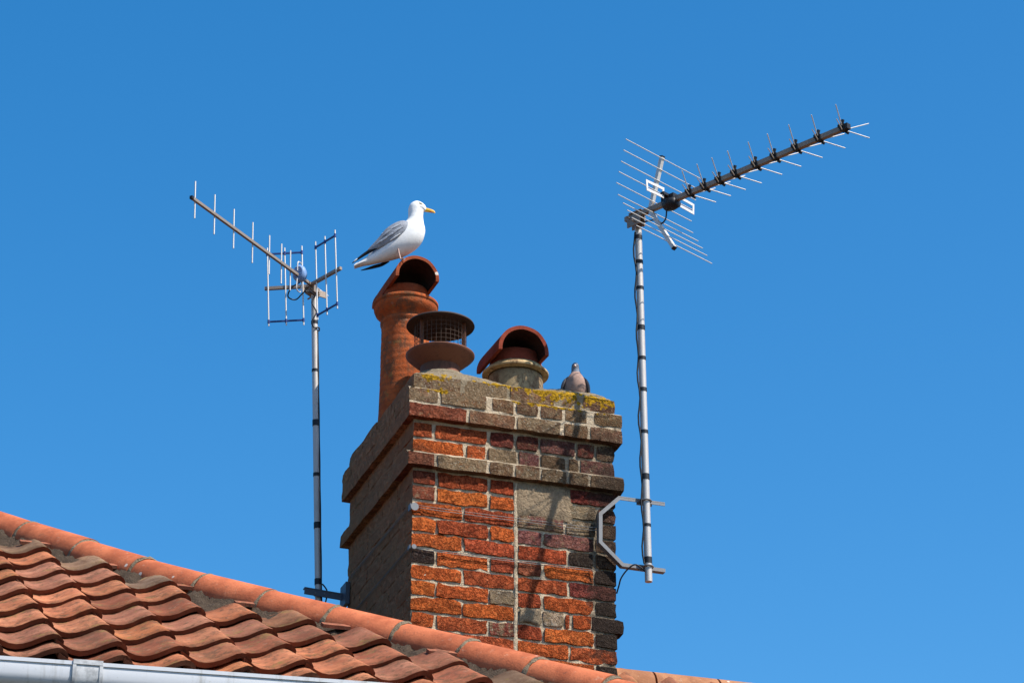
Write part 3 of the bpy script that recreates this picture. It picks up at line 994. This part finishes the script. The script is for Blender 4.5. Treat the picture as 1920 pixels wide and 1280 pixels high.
for z in (.645, .352):
    b = MB()
    p = mast_at(mb, mt, z)
    b.tube(catmull([p + Vector((-.022, .03, 0)), p + Vector((-.020, -.005, 0)), p + Vector((0, -.021, 0)), p + Vector((.020, -.005, 0)), p + Vector((.022, .03, 0))], 5), .0035, 8)
    b.bar(p + Vector((-.034, .024, 0)), p + Vector((.034, .024, 0)), .005, .026)
    b.build('u_bolt', M['galv'], br)
# lashing wires round the stack
def lash(z, dz, name='lashing_wire'):
    b = MB()
    o = .010
    def pt(x, y, f): return (x, y, z + dz * f + .002 * math.sin(f * 9))
    path = [pt(.80, -o - .012, .9)]
    for i in range(10): path.append(pt(.78 - i * .08, -o, .85 - i * .05))
    path += [pt(-.004, -.006, .0), pt(-.008, .01, .0)]
    for i in range(1, 9): path.append(pt(-.009, .11 * i, -.02 * i))
    b.tube(path, .0013, 6)
    b.build(name, M['lash'], aer)
lash(.516, -.008); lash(.507, -.012); lash(.333, -.010); lash(.327, -.012)
for z, s, mt_ in ((.505, .017, 'galv'), (.331, .010, 'galv')):
    b = MB()
    b.tube([(.007, -.0115, z), (.007, -.0135, z)], s, 18)
    b.bar((-.0095, -.010, z), (-.0095, .02, z), .002, s * 1.6)
    b.build('corner_plate', M[mt_], aer)
# boom
B0 = Vector((.956, -.030, 1.9707)); BDIR = Vector((.464, -.886, 0)).normalized(); H = BDIR.cross(UPV); BL = 1.2005
b = MB()
b.bar(B0 - BDIR * .01, B0 + BDIR * (BL + .005), .021, .021)
boom = b.build('boom', M['alu_warm'], aer)
b = MB(); b.bar(B0 + BDIR * (BL + .003), B0 + BDIR * (BL + .016), .024, .024); b.build('end_cap', M['black'], boom)
for t in (1.190, 1.0636, .9436, .830, .727, .6147, .528, .4454, .362):
    c = B0 + BDIR * t
    b = MB()
    b.bar(c - BDIR * .013, c + BDIR * .013, .026, .025)
    b.bar(c - BDIR * .006 - H * .026 + UPV * .003, c - BDIR * .006 + H * .026 + UPV * .003, .013, .013)
    b.bar(c - BDIR * .006 - UPV * .004 + H * .013, c + BDIR * .010 + UPV * .030 + H * .016, .010, .010, up=BDIR)
    b.bar(c - BDIR * .006 - UPV * .004 - H * .013, c + BDIR * .010 - UPV * .022 - H * .016, .010, .010, up=BDIR)
    clip = b.build('element_clip', M['black'], aer)
    for sh in (-1, 1):
        for sv in (-1, 1):
            b = MB()
            b.tube([c + H * sh * .012 + UPV * (-.004 + sv * (.002 if sh < 0 else .008)), c + BDIR * .047 + H * sh * .111 + UPV * (.014 + sv * .034)], .0022, 6)
            b.build('director_rod', M['alu'], clip)
# corner reflector
JR = B0 + BDIR * .1353
ends = {1: JR + BDIR * .0705 + UPV * .2314, -1: JR + BDIR * .125 - UPV * .2288}
for s in (1, -1):
    E_ = ends[s]
    st = JR + UPV * .010 * s
    b = MB(); b.bar(st, E_, .017, .017, up=BDIR)
    arm = b.build('reflector_arm', M['alu'], aer)
    b = MB(); b.bar(E_, E_ + (E_ - JR).normalized() * .006, .0185, .0185, up=BDIR); b.build('arm_end_cap', M['black'], arm)
    for t in ((.955, .7475, .535, .3375, .13) if s > 0 else (.1325, .3525, .54, .735, .94)):
        q = JR + (E_ - JR) * t + BDIR * .010
        b = MB(); b.tube([q + H * .247, q - H * .250], .0021, 6); b.build('reflector_rod', M['alu'], aer)
# dipole: white slotted plates and black balun box
DC = B0 + BDIR * .247
for s in (1, -1):
    fr = [(.040 * s, .050), (.160 * s, .046), (.157 * s, -.006), (.045 * s, -.002)]
    b = MB()
    wv = .010
    inner = [(.051 * s, .038), (.149 * s, .035), (.147 * s, .007), (.055 * s, .009)]
    P3 = lambda h, z, d: DC + H * h + UPV * z + BDIR * d
    vs = [P3(h, z, .0015) for h, z in fr] + [P3(h, z, .0015) for h, z in inner] + [P3(h, z, -.0015) for h, z in fr] + [P3(h, z, -.0015) for h, z in inner]
    fs = []
    for i in range(4):
        j = (i + 1) % 4
        fs += [(i, j, 4 + j, 4 + i), (8 + j, 8 + i, 12 + i, 12 + j), (i, 8 + i, 8 + j, j), (4 + j, 12 + j, 12 + i, 4 + i)]
    b.add(vs, fs)
    b.build('dipole_loop', M['white_metal'], aer)
b = MB()
rings = []
for (o, r1, r2) in ((-.034, .012, .010), (-.030, .030, .024), (0, .036, .029), (.030, .030, .026), (.036, .014, .012)):
    rings.append((DC + BDIR * (o + .004) - UPV * .014, UPV * r2, H * r1))
bx = loft(rings, 12)
bx.bar(DC - BDIR * .034 + UPV * .010, DC + BDIR * .036 + UPV * .010, .046, .026)
bx.bar(DC - H * .055 + UPV * .020, DC + H * .055 + UPV * .020, .020, .012)
bx.build('balun_box', M['black'], aer)
b = MB()
b.tube(catmull([DC - BDIR * .022 - UPV * .030, DC - BDIR * .030 - UPV * .075, JR + BDIR * .052 - UPV * .088, JR - UPV * .055 + BDIR * .01, B0 + BDIR * .05 - UPV * .045, mt + Vector((.012, -.006, -.055)), mt + Vector((-.010, .014, -.09))], 6), .0033, 8)
b.build('coax_cable', M['black'], aer)
# boom clamp at the mast head
b = MB()
b.bar(B0 + BDIR * .012 + H * .016 - UPV * .028, B0 + BDIR * .085 + H * .016 - UPV * .028, .006, .050)
b.bar(B0 + BDIR * .012 - H * .016 - UPV * .028, B0 + BDIR * .085 - H * .016 - UPV * .028, .006, .050)
b.bar(B0 + BDIR * .02 - UPV * .016, B0 + BDIR * .09 - UPV * .016, .034, .005)
b.bar(B0 + BDIR * .02 + UPV * .013, B0 + BDIR * .09 + UPV * .013, .034, .005)
b.tube([B0 - H * .040 + BDIR * .03 - UPV * .014, B0 + H * .044 + BDIR * .03 - UPV * .014], .0038, 8)
b.tube([B0 - H * .040 + BDIR * .06 - UPV * .040, B0 + H * .044 + BDIR * .06 - UPV * .040], .0038, 8)
b.build('boom_clamp', M['alu_warm'], aer)

# ------------------------------------------------------------------ left-hand aerial
lb, lt = Vector((-.109, 1.0, .20)), Vector((-.182, 1.0, 1.925))
ael = empty('tv_aerial', Vector((-.118, 1.0, .424)), 'aerial with upright rods and blue plastic fittings on the left mast', 'aerial', 'aerials on the chimney')
b = MB(); b.tube([lb, lt], .0142, 18); b.build('mast', M['mast'], ael)
md = (lt - lb).normalized()
for z in (1.76, 1.522, 1.266, 1.018, .778, .516):
    p = mast_at(lb, lt, z)
    b = MB(); hh = random.uniform(.006, .015); b.tube([p - md * hh, p + md * hh], .0160, 16); b.build('tape_band', M['black'], ael)
pts = []
for i in range(36):
    p = mast_at(lb, lt, 1.72 - i * (1.72 - .30) / 35)
    pts.append(p + Vector((.012, -.009 + .002 * math.sin(i * 1.1), 0)))
b = MB(); b.tube(pts, .0040, 8); b.build('down_lead', M['black'], ael)
# wall bracket to the rear corner of the stack
b = MB()
b.bar((-.189, .975, .460), (.012, .975, .448), .005, .030)
b.bar((-.189, .985, .474), (.012, .985, .462), .028, .005)
brl = b.build('bracket', M['blue_paint'], ael)
b = MB(); b.box((-.012, .955, .45), (.018, .09, .10)); b.build('bracket_plate', M['blue_paint'], brl)
b = MB()
p = mast_at(lb, lt, .455)
b.tube(catmull([p + Vector((-.020, -.03, 0)), p + Vector((-.019, .0, 0)), p + Vector((0, .019, 0)), p + Vector((.019, .0, 0)), p + Vector((.020, -.03, 0))], 4), .0035, 8)
b.build('u_bolt', M['galv'], brl)
b = MB()
b.tube(catmull([p + Vector((.014, -.012, .05)), p + Vector((.034, -.02, .015)), p + Vector((.026, -.022, -.045)), p + Vector((.012, -.012, -.10))], 6), .0034, 8)
b.build('cable_loop', M['black'], ael)
# boom
LZ = 1.9303
T0, T1 = Vector((-.106, 1.057, LZ)), Vector((-.909, .316, LZ))
LD = (T1 - T0).normalized(); LH = LD.cross(UPV)
b = MB(); b.bar(T0 + LD * .10, T1 + LD * .004, .0125, .0125)
boomL = b.build('boom', M['alu_warm'], ael)
b = MB(); b.bar(T1, T1 + LD * .014, .014, .014); b.build('end_cap', M['black'], boomL)
b = MB(); b.bar(T0, T0 + LD * .10, .017, .004); b.build('boom_tail', M['white_metal'], boomL)
for (x, y, t, bo) in ((-.892, .332, .0936, -.0843), (-.781, .436, .0997, -.0925), (-.669, .542, .1001, -.0915), (-.558, .645, .1033, -.0963), (-.457, .740, .1016, -.0913), (-.383, .810, .1051, -.0935), (-.328, .861, .1047, -.0945)):
    b = MB()
    q = Vector((x, y, LZ)) + LH * .004
    ln = Vector((-.0045, 0, 0))
    b.tube([q + UPV * t + ln * .5, q + UPV * bo - ln * .5], .0033, 8)
    b.build('director_rod', M['alu'], ael)
# dipole housing and folded dipole
DH = Vector((-.275, .900, LZ))
hb = loft([(DH + LD * o + UPV * .012, UPV * r, LH * r * .8) for o, r in ((-.024, .014), (-.019, .032), (0, .041), (.016, .039), (.021, .030))], 20)
hb.build('dipole_housing', M['pale_blue'], ael)
b = MB()
for k in range(5):
    b.bar(DH + LD * .0195 + UPV * (.036 - k * .012) - LH * .015, DH + LD * .0195 + UPV * (.036 - k * .012) + LH * .015, .003, .003)
b.build('housing_ribs', M['blue'], ael)
b = MB()
q = DH + LD * .002
loop = [q + UPV * .02 - LD * .016, q + UPV * .062 - LD * .014, q + UPV * .069, q + UPV * .062 + LD * .02, q + UPV * .02 + LD * .022]
b.tube(catmull(loop, 4), .0026, 8)
loop = [q - UPV * .02 + LD * .022, q - UPV * .070 + LD * .024, q - UPV * .079 + LD * .006, q - UPV * .070 - LD * .012, q - UPV * .02 - LD * .014]
b.tube(catmull(loop, 4), .0026, 8)
b.build('folded_dipole', M['alu'], ael)
# two reflector panels
JL = Vector((-.215, .987, LZ))
for (A2, rods) in (((-.395, 1.074), ((-.377, 1.065), (-.304, 1.030), (-.232, .995))), ((-.124, .758), ((-.186, .926), (-.161, .857), (-.134, .783)))):
    e2 = Vector((A2[0], A2[1], LZ))
    b = MB(); b.bar(JL, e2, .014, .014)
    arm = b.build('reflector_arm', M['alu_warm'], ael)
    tops = []; bots = []
    for (x, y) in rods:
        q = Vector((x, y, LZ)) + LD * .009
        tl = Vector((-.010, .003, 0))
        t_ = q + UPV * random.uniform(.194, .203) + tl; b_ = q - UPV * random.uniform(.193, .198) - tl
        b = MB(); b.tube([t_, b_], .0033, 8); b.build('reflector_rod', M['alu'], ael)
        tops.append(q + UPV * .170 + tl * .87); bots.append(q - UPV * .172 - tl * .87)
    for pts in (tops, bots):
        b = MB(); b.bar(pts[0], pts[-1], .006, .007)
        for q in pts: b.tube([q - UPV * .009, q + UPV * .009], .0055, 8)
        b.build('plastic_spacer', M['blue'], arm)
# clamp, cable tangle under the head
b = MB()
b.box((-.190, .995, LZ - .018), (.050, .050, .028), Matrix.Rotation(R(40), 3, 'Z'))
b.bar((-.235, .99, LZ - .012), (-.12, 1.01, LZ - .022), .006, .030)
b.tube([(-.215, .955, LZ - .02), (-.150, 1.045, LZ - .02)], .004, 8)
b.tube([(-.168, .955, LZ - .035), (-.198, 1.045, LZ - .035)], .004, 8)
b.build('head_clamp', M['alu_warm'], ael)
b = MB()
b.tube(catmull([DH - UPV * .03, DH + Vector((-.035, .02, -.055)), DH + Vector((-.040, .05, -.085)), DH + Vector((.0, .06, -.088)), DH + Vector((.035, .03, -.055)), (-.185, .975, LZ - .045), (-.196, .975, LZ - .085), (-.176, .972, LZ - .13), (-.192, .972, LZ - .175), (-.186, .976, LZ - .205), (-.158, .985, LZ - .20), (-.155, .990, LZ - .215)], 6), .0033, 8)
b.build('coax_cable', M['black'], ael)

# ------------------------------------------------------------------ front house with the hipped pantile roof
RO = Vector((-1.7045, -1.1633, -.5271))
ANG = R(-1.627)
EE = Vector((math.cos(ANG), math.sin(ANG), 0)); NN = Vector((-math.sin(ANG), math.cos(ANG), 0))
BT = .4899; GA = .3075; TW = .2
SLD = -NN * math.cos(BT) - UPV * math.sin(BT)          # down the slope
SN = UPV * math.cos(BT) - NN * math.sin(BT)            # out of the slope
def LP(x, y, z): return RO + EE * x + NN * y + UPV * z
HIP = [(-1.2, 4.2, 2.274), (-.60, 3.05, 1.66), (-.034, 1.9888, 1.0946), (.1821, 1.5571, .8644), (.3639, 1.2187, .6839), (.5452, .9161, .5226), (.7314, .6362, .3732), (.9241, .4098, .2525), (1.1236, .1987, .14),
       (1.3212, -.0032, .0323), (1.5051, -.2309, -.0891), (1.6754, -.4712, -.2173), (1.8596, -.7007, -.3397), (2.02, -.93, -.462)]
house = empty('house', LP(-1, -.6, GZ - RO.z), 'low house with a hipped orange pantile roof and white gutter', 'house')
# walls below, out of the picture
b = MB()
wt = -.62
for (x0, y0, x1, y1) in ((-5.5, -.62, 1.72, -.62), (1.72, -.62, 1.72, 8.0), (1.72, 8.0, -5.5, 8.0), (-5.5, 8.0, -5.5, -.62)):
    b.add([LP(x0, y0, GZ - RO.z), LP(x1, y1, GZ - RO.z), LP(x1, y1, wt), LP(x0, y0, wt)], [(0, 1, 2, 3)])
b.build('wall', M['render'], house)
# roof deck under the tiles
tb = math.tan(BT)
def hipx(y):
    for i in range(len(HIP) - 1):
        a, c = HIP[i], HIP[i + 1]
        if c[1] <= y <= a[1]:
            t = (a[1] - y) / (a[1] - c[1])
            return a[0] + (c[0] - a[0]) * t
    return HIP[0][0] if y > HIP[0][1] else HIP[-1][0]
b = MB()
DZ = -.034
front = [LP(-5.5, 4.2, 4.2 * tb + DZ)] + [LP(h[0], h[1], h[1] * tb + DZ) for h in HIP] + [LP(-5.5, -.84, -.84 * tb + DZ)]
front.insert(len(front) - 1, LP(2.0, -.84, -.84 * tb + DZ))
front = [front[0]] + [LP(h[0], h[1], h[1] * tb + DZ) for h in HIP if h[1] > -.84] + [LP(1.94, -.84, -.84 * tb + DZ), front[-1]]
b.add(front, [tuple(range(len(front) - 1, -1, -1))])
side = [LP(h[0], h[1], h[1] * tb + DZ) for h in HIP]
n0 = len(side)
side2 = [LP(1.95, 8.2, -.50)]
b.add(side + side2 + [LP(-1.2, 6.8, 4.2 * tb + DZ)], [tuple([n0, n0 + 1] + list(range(n0)))])
b.add([LP(-5.5, 4.2, 4.2 * tb + DZ), LP(-1.2, 4.2, 4.2 * tb + DZ), LP(-1.2, 6.8, 4.2 * tb + DZ), LP(1.95, 8.2, -.50), LP(-5.5, 8.2, -.50)], [(0, 1, 2, 3, 4)])
roof = b.build('roof', M['deck'], house)

# pantiles
PROF = [(-.14, .030), (-.06, .021), (.03, .010), (.14, .002), (.26, 0), (.38, .004), (.50, .013), (.62, .026), (.73, .037), (.82, .0425), (.90, .041), (.96, .033), (1.0, .021)]
TH = .018
def pantile_bm(seed, chip=0.):
    bm = bmesh.new()
    L = GA + .055
    rows_ = (0, .5, 1)
    top = []; bot = []
    for r in rows_:
        tr = []; br_ = []
        for (u, zz) in PROF:
            x = (u - 1.0) * TW
            # lower end sits up on the course below
            lift = .0215 * (1 - r)
            dx = .003 * nz((u * 2, r, 0), 1.5, seed)
            s = -r * L + (.007 * nz((u * 3, 0, r), 1.2, seed + 3) + .005 * nz((u * 9, 0, r), 1.4, seed + 13) if r == 0 else 0)
            z = zz * 1.0 + lift + .002 * nz((u * 2, r * 2, 1), 1.3, seed + 7)
            tr.append(bm.verts.new((x + dx, s, z)))
            br_.append(bm.verts.new((x + dx, s - (.006 if r == 0 else 0), z - TH)))
        top.append(tr); bot.append(br_)
    n_ = len(PROF)
    for r in range(2):
        for i in range(n_ - 1):
            f = bm.faces.new((top[r][i], top[r][i + 1], top[r + 1][i + 1], top[r + 1][i])); f.smooth = True
            f = bm.faces.new((bot[r][i], bot[r + 1][i], bot[r + 1][i + 1], bot[r][i + 1])); f.smooth = True
        bm.faces.new((top[r][n_ - 1], bot[r][n_ - 1], bot[r + 1][n_ - 1], top[r + 1][n_ - 1]))
        bm.faces.new((top[r][0], top[r + 1][0], bot[r + 1][0], bot[r][0]))
    for i in range(n_ - 1):
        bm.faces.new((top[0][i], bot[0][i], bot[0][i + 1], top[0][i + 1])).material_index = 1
        bm.faces.new((top[2][i], top[2][i + 1], bot[2][i + 1], bot[2][i]))
    return bm
def to_mesh(bm, name, mat):
    me = bpy.data.meshes.new(name)
    bmesh.ops.recalc_face_normals(bm, faces=bm.faces)
    bm.to_mesh(me)
    me.materials.append(mat)
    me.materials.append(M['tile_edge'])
    return me
variants = []
for k in range(8):
    bm = pantile_bm(k * 2.7); variants.append(to_mesh(bm, 'pantile', M['tile'])); bm.free()
ROT = Matrix((EE, SLD, SN)).transposed().to_4x4()
TC = [(.35, .125, .060), (.31, .112, .056), (.37, .140, .070), (.25, .088, .048), (.33, .130, .068), (.39, .142, .062), (.24, .094, .055), (.30, .125, .075)]
for j in range(-15, 5):
    for i in range(-9, 12):
        jj = j if j < 4 else 3.44
        x = i * TW; y = -GA * math.cos(BT) * jj
        xl, xr = x - TW, x
        hx_lo = hipx(y); hx_hi = hipx(y + GA * .93)
        if x - .5 * TW > hipx(y + GA * .45) - random.uniform(.16, .25): continue
        off = LP(x, y, y * tb)
        jz = random.uniform(-.003, .003) - (.018 if j == 4 else 0)
        js = random.uniform(-.010, .010) + (random.uniform(.01, .025) if random.random() < .07 else 0)
        rz = random.gauss(0, .014)
        mw = Matrix.Translation(off + SN * jz + SLD * js) @ ROT @ Matrix.Rotation(rz, 4, 'Z') @ Matrix.Rotation(random.gauss(0, .006), 4, 'X') @ Matrix.Rotation(random.gauss(0, .012), 4, 'Y')
        cut = xr + .05 > min(hx_lo, hx_hi) - .11
        if cut:
            bm = pantile_bm(random.random() * 40)
            # saw the tile along the hip, a little short of the ridge line
            pa = mw.inverted() @ LP(hipx(y), y, y * tb); pc = mw.inverted() @ LP(hipx(y + .3), y + .3, (y + .3) * tb)
            d = (pc - pa); nrm = Vector((d.y, -d.x, 0)).normalized()
            if nrm.x < 0: nrm = -nrm
            bmesh.ops.bisect_plane(bm, geom=bm.verts[:] + bm.edges[:] + bm.faces[:], plane_co=pa - nrm * random.uniform(.060, .085), plane_no=nrm, clear_outer=True)
            if len(bm.faces) < 6: bm.free(); continue
            bmesh.ops.holes_fill(bm, edges=[e for e in bm.edges if e.is_boundary])
            me = to_mesh(bm, 'pantile', M['tile']); bm.free()
        else:
            me = random.choice(variants)
        o = link('pantile', me, roof)
        o.matrix_basis = mw
        o.location -= wpos(roof)
        c = random.choice(TC); v = random.uniform(.95, 1.35)
        if cut and random.random() < .6: c = random.choice(((.17, .105, .065), (.13, .088, .06), (.22, .10, .055)))
        o.color = (c[0] * v, c[1] * v, c[2] * v, 1)

# half round hip tiles, bedded in mortar
HC = [LP(*h) for h in HIP]
for i in range(len(HC) - 1):
    a, c = HC[i], HC[i + 1]
    nseg = 1 if i > 1 else 4
    for s in range(nseg):
        p0 = a.lerp(c, s / nseg); p1 = a.lerp(c, (s + 1) / nseg)
        d = (p1 - p0).normalized()
        sd2 = d.cross(UPV).normalized(); u = sd2.cross(d)
        p0j = p0 + d * .005 + u * random.uniform(-.006, .005) + sd2 * random.uniform(-.004, .004)
        p1j = p1 - d * .004 + u * random.uniform(-.006, .005) + sd2 * random.uniform(-.004, .004)
        b = MB()
        n_ = 16; r0 = .087
        vs = []
        for pp_, rr in ((p0j, r0 - .001), (p1j, r0 + .001)):
            for th in (0, .013):
                for k in range(n_ + 1):
                    q = -.22 + (math.pi + .44) * k / n_
                    vs.append(pp_ + (sd2 * math.cos(q) + u * math.sin(q)) * (rr - th) - u * .031)
        m_ = n_ + 1
        fs = [(k, m_ * 2 + k, m_ * 2 + k + 1, k + 1) for k in range(n_)]
        b.add(vs, fs, True)
        fs = [(m_ + k, m_ + k + 1, m_ * 3 + k + 1, m_ * 3 + k) for k in range(n_)]
        fs += [(k, k + 1, m_ + k + 1, m_ + k) for k in range(n_)] + [(m_ * 2 + k, m_ * 3 + k, m_ * 3 + k + 1, m_ * 2 + k + 1) for k in range(n_)]
        fs += [(0, m_, m_ * 3, m_ * 2), (n_, m_ * 2 + n_, m_ * 3 + n_, m_ + n_)]
        b.add(vs, fs, False)
        o = b.build('ridge_tile', M['ridge'], roof, loc=(p0 + p1) / 2)
        v = random.uniform(.92, 1.06)
        o.color = (.47 * v, .138 * v, .064 * v, 1)
        # pointing in the joint
        b = MB()
        vs = []
        nj = 30
        for w_ in (-1, 0, 1):
            for k in range(nj + 1):
                q = -.1 + (math.pi + .2) * k / nj
                wv = .011 * (1 + .9 * nz((q, i, s), 2.5))
                rr = r0 + (.0022 + .004 * nz((q * 3, i, w_), 1.9) if w_ == 0 else -.004)
                vs.append(p1 + d * (w_ * wv + .004 * nz((q * 2, i, 5), 1.2)) + (sd2 * math.cos(q) + u * math.sin(q)) * rr - u * .031)
        b.add(vs, [(a_ * (nj + 1) + k, (a_ + 1) * (nj + 1) + k, (a_ + 1) * (nj + 1) + k + 1, a_ * (nj + 1) + k + 1) for a_ in (0, 1) for k in range(nj)], True)
        b.build('tile_joint', M['pointing'], roof)

# rough bedding under the hip tiles
fine = catmull(HC, 26)
b = MB()
vs = []
NB = 16
for i, p in enumerate(fine):
    a = fine[max(i - 1, 0)]; c = fine[min(i + 1, len(fine) - 1)]
    d = (c - a).normalized(); sd2 = d.cross(UPV).normalized()     # towards the street side
    dn = (SLD - d * SLD.dot(d)).normalized()
    ext = .34 + .022 * nz(p, 5, 2) + .012 * nz(p, 17, 4)
    for k in range(NB + 1):
        t = k / NB
        q = p - SN * .030 + dn * (.035 + t * ext)
        hgt = .050 * max(0, 1 - t * 1.7) - .012 + (.022 * nz(q, 17, 3) + .014 * nz(q, 44, 8) + .007 * nz(q, 90, 5)) * min(1, .15 + t * 4)
        vs.append(q + SN * hgt)
fs = [(i * (NB + 1) + k, i * (NB + 1) + k + 1, (i + 1) * (NB + 1) + k + 1, (i + 1) * (NB + 1) + k) for i in range(len(fine) - 1) for k in range(NB)]
b.add(vs, fs, True)
b.build('bedding_mortar', M['bedding'], roof)
# clay slips pressed into the bedding
for (tx, ln) in ((3.55, .12), (4.75, .09), (5.9, .13), (8.3, .10), (9.9, .10), (6.95, .07)):
    i = int(tx); p = HC[i].lerp(HC[i + 1], tx - i)
    d = (HC[i + 1] - HC[i]).normalized(); dn = (SLD - d * SLD.dot(d)).normalized()
    c = p + dn * .128 + SN * .004
    b = MB(); b.bar(c - EE * ln / 2, c + EE * ln / 2, .045, .013, up=SN)
    o = b.build('clay_slip', M['tile'], roof, loc=c); o.color = (.33, .12, .07, 1)

# gutter: square-line plastic channel
def gut(x): return -.5005 + .027 * x
GP = [(-.955, 0), (-.957, -.020), (-.957, -.046), (-.952, -.062), (-.938, -.076), (-.915, -.082), (-.858, -.082), (-.846, -.070), (-.845, 0)]
def channel(b, x0, x1, o, smooth=True):
    """profile swept along the eaves, o = how far it stands outside the gutter wall"""
    vs = []
    for x in (x0, x1):
        for th in (o, o - .003):
            for (y, z) in GP:
                c_ = Vector((y + .9, z + .03)); d_ = c_.normalized() * th if z < 0 else Vector((math.copysign(th, y + .9), 0))
                vs.append(LP(x, y + d_.x, gut(x) + z + d_.y))
    n_ = len(GP)
    b.add(vs, [(k, k + 1, 2 * n_ + k + 1, 2 * n_ + k) for k in range(n_ - 1)] + [(n_ + k, 3 * n_ + k, 3 * n_ + k + 1, n_ + k + 1) for k in range(n_ - 1)], smooth)
    b.add(vs, [(k, n_ + k, n_ + k + 1, k + 1) for k in range(n_ - 1)] + [(2 * n_ + k, 2 * n_ + k + 1, 3 * n_ + k + 1, 3 * n_ + k) for k in range(n_ - 1)] + [(0, 2 * n_, 3 * n_, n_), (n_ - 1, 2 * n_ - 1, 4 * n_ - 1, 3 * n_ - 1)])
b = MB()
channel(b, -5.4, 2.12, 0)
b.bar(LP(-5.4, -.9555, gut(-5.4) - .003), LP(2.12, -.9555, gut(2.12) - .003), .010, .012)
b.bar(LP(-5.4, -.8455, gut(-5.4) - .003), LP(2.12, -.8455, gut(2.12) - .003), .008, .010)
gutter = b.build('gutter', M['pvc'], house)
for xc in (.060, -2.4):
    b = MB()
    channel(b, xc - .046, xc + .046, .005)
    channel(b, xc - .047, xc - .036, .008); channel(b, xc + .036, xc + .047, .008)
    b.bar(LP(xc - .046, -.9560, gut(xc) - .001), LP(xc + .046, -.9560, gut(xc) + .001), .018, .015)
    b.build('gutter_union', M['union'], gutter)
b = MB(); b.bar(LP(-5.4, -.830, -.60), LP(1.93, -.830, -.60), .02, .19); b.build('fascia_board', M['wood'], house)
b = MB(); b.add([LP(-5.4, -.84, -.692), LP(1.9, -.84, -.692), LP(1.9, -.60, -.692), LP(-5.4, -.60, -.692)], [(0, 1, 2, 3)]); b.build('soffit', M['wood'], house)

# ------------------------------------------------------------------ rear house that carries the chimney
rear = empty('house', (2.2, .5, GZ), 'house behind with a clay ridge, to the right of the chimney', 'house')
RZ = .035
b = MB()
sl = math.tan(R(38))
b.add([(.05, .5, RZ - .03), (6.5, .5, RZ - .03), (6.5, -1.1, RZ - .03 - 1.6 * sl), (.05, -1.1, RZ - .03 - 1.6 * sl)], [(3, 2, 1, 0)])
b.add([(.05, .5, RZ - .03), (6.5, .5, RZ - .03), (6.5, 4.5, RZ - .03 - 4 * sl), (.05, 4.5, RZ - .03 - 4 * sl)], [(0, 1, 2, 3)])
rr_ = b.build('roof', M['deck'], rear)
b = MB()
for (x0, y0, x1, y1) in ((.4, -.9, 6.3, -.9), (6.3, -.9, 6.3, 4.3), (6.3, 4.3, .4, 4.3), (.4, 4.3, .4, -.9)):
    b.add([(x0, y0, GZ), (x1, y1, GZ), (x1, y1, -1.1 if y1 < 0 else -2.9), (x0, y0, -1.1 if y0 < 0 else -2.9)], [(0, 1, 2, 3)])
b.build('wall', M['render'], rear)
x = .93
while x < 6.3:
    L_ = .30
    b = MB(); vs = []
    n_ = 14
    for xx in (x, x + L_ - .01):
        for th in (0, .014):
            for k in range(n_ + 1):
                q = -.1 + (math.pi + .2) * k / n_
                vs.append((xx, .5 + (.085 - th) * math.cos(q), RZ - .03 + (.085 - th) * math.sin(q)))
    m_ = n_ + 1
    b.add(vs, [(k, k + 1, 2 * m_ + k + 1, 2 * m_ + k) for k in range(n_)], True)
    b.add(vs, [(k, m_ + k, m_ + k + 1, k + 1) for k in range(n_)] + [(2 * m_ + k, 2 * m_ + k + 1, 3 * m_ + k + 1, 3 * m_ + k) for k in range(n_)] + [(m_ + k, 3 * m_ + k, 3 * m_ + k + 1, m_ + k + 1) for k in range(n_)])
    o = b.build('ridge_tile', M['ridge'], rr_); o.color = (.36, .17, .09, 1)
    x += L_
# pantiles of its front slope, only the strip the street can see
RD = Vector((0, -math.cos(R(38)), -math.sin(R(38)))); RN = Vector((0, -math.sin(R(38)), math.cos(R(38))))
ROT2 = Matrix((Vector((1, 0, 0)), RD, RN)).transposed().to_4x4()
for j in range(1, 5):
    for i in range(24):
        o = link('pantile', random.choice(variants), rr_)
        o.matrix_basis = Matrix.Translation(Vector((1.12 + i * TW, .5, RZ - .03)) + RD * (j * GA + .02) + RN * .036) @ ROT2 @ Matrix.Rotation(random.gauss(0, .01), 4, 'Z')
        o.location -= wpos(rr_)
        c = random.choice(TC); o.color = (*c, 1)
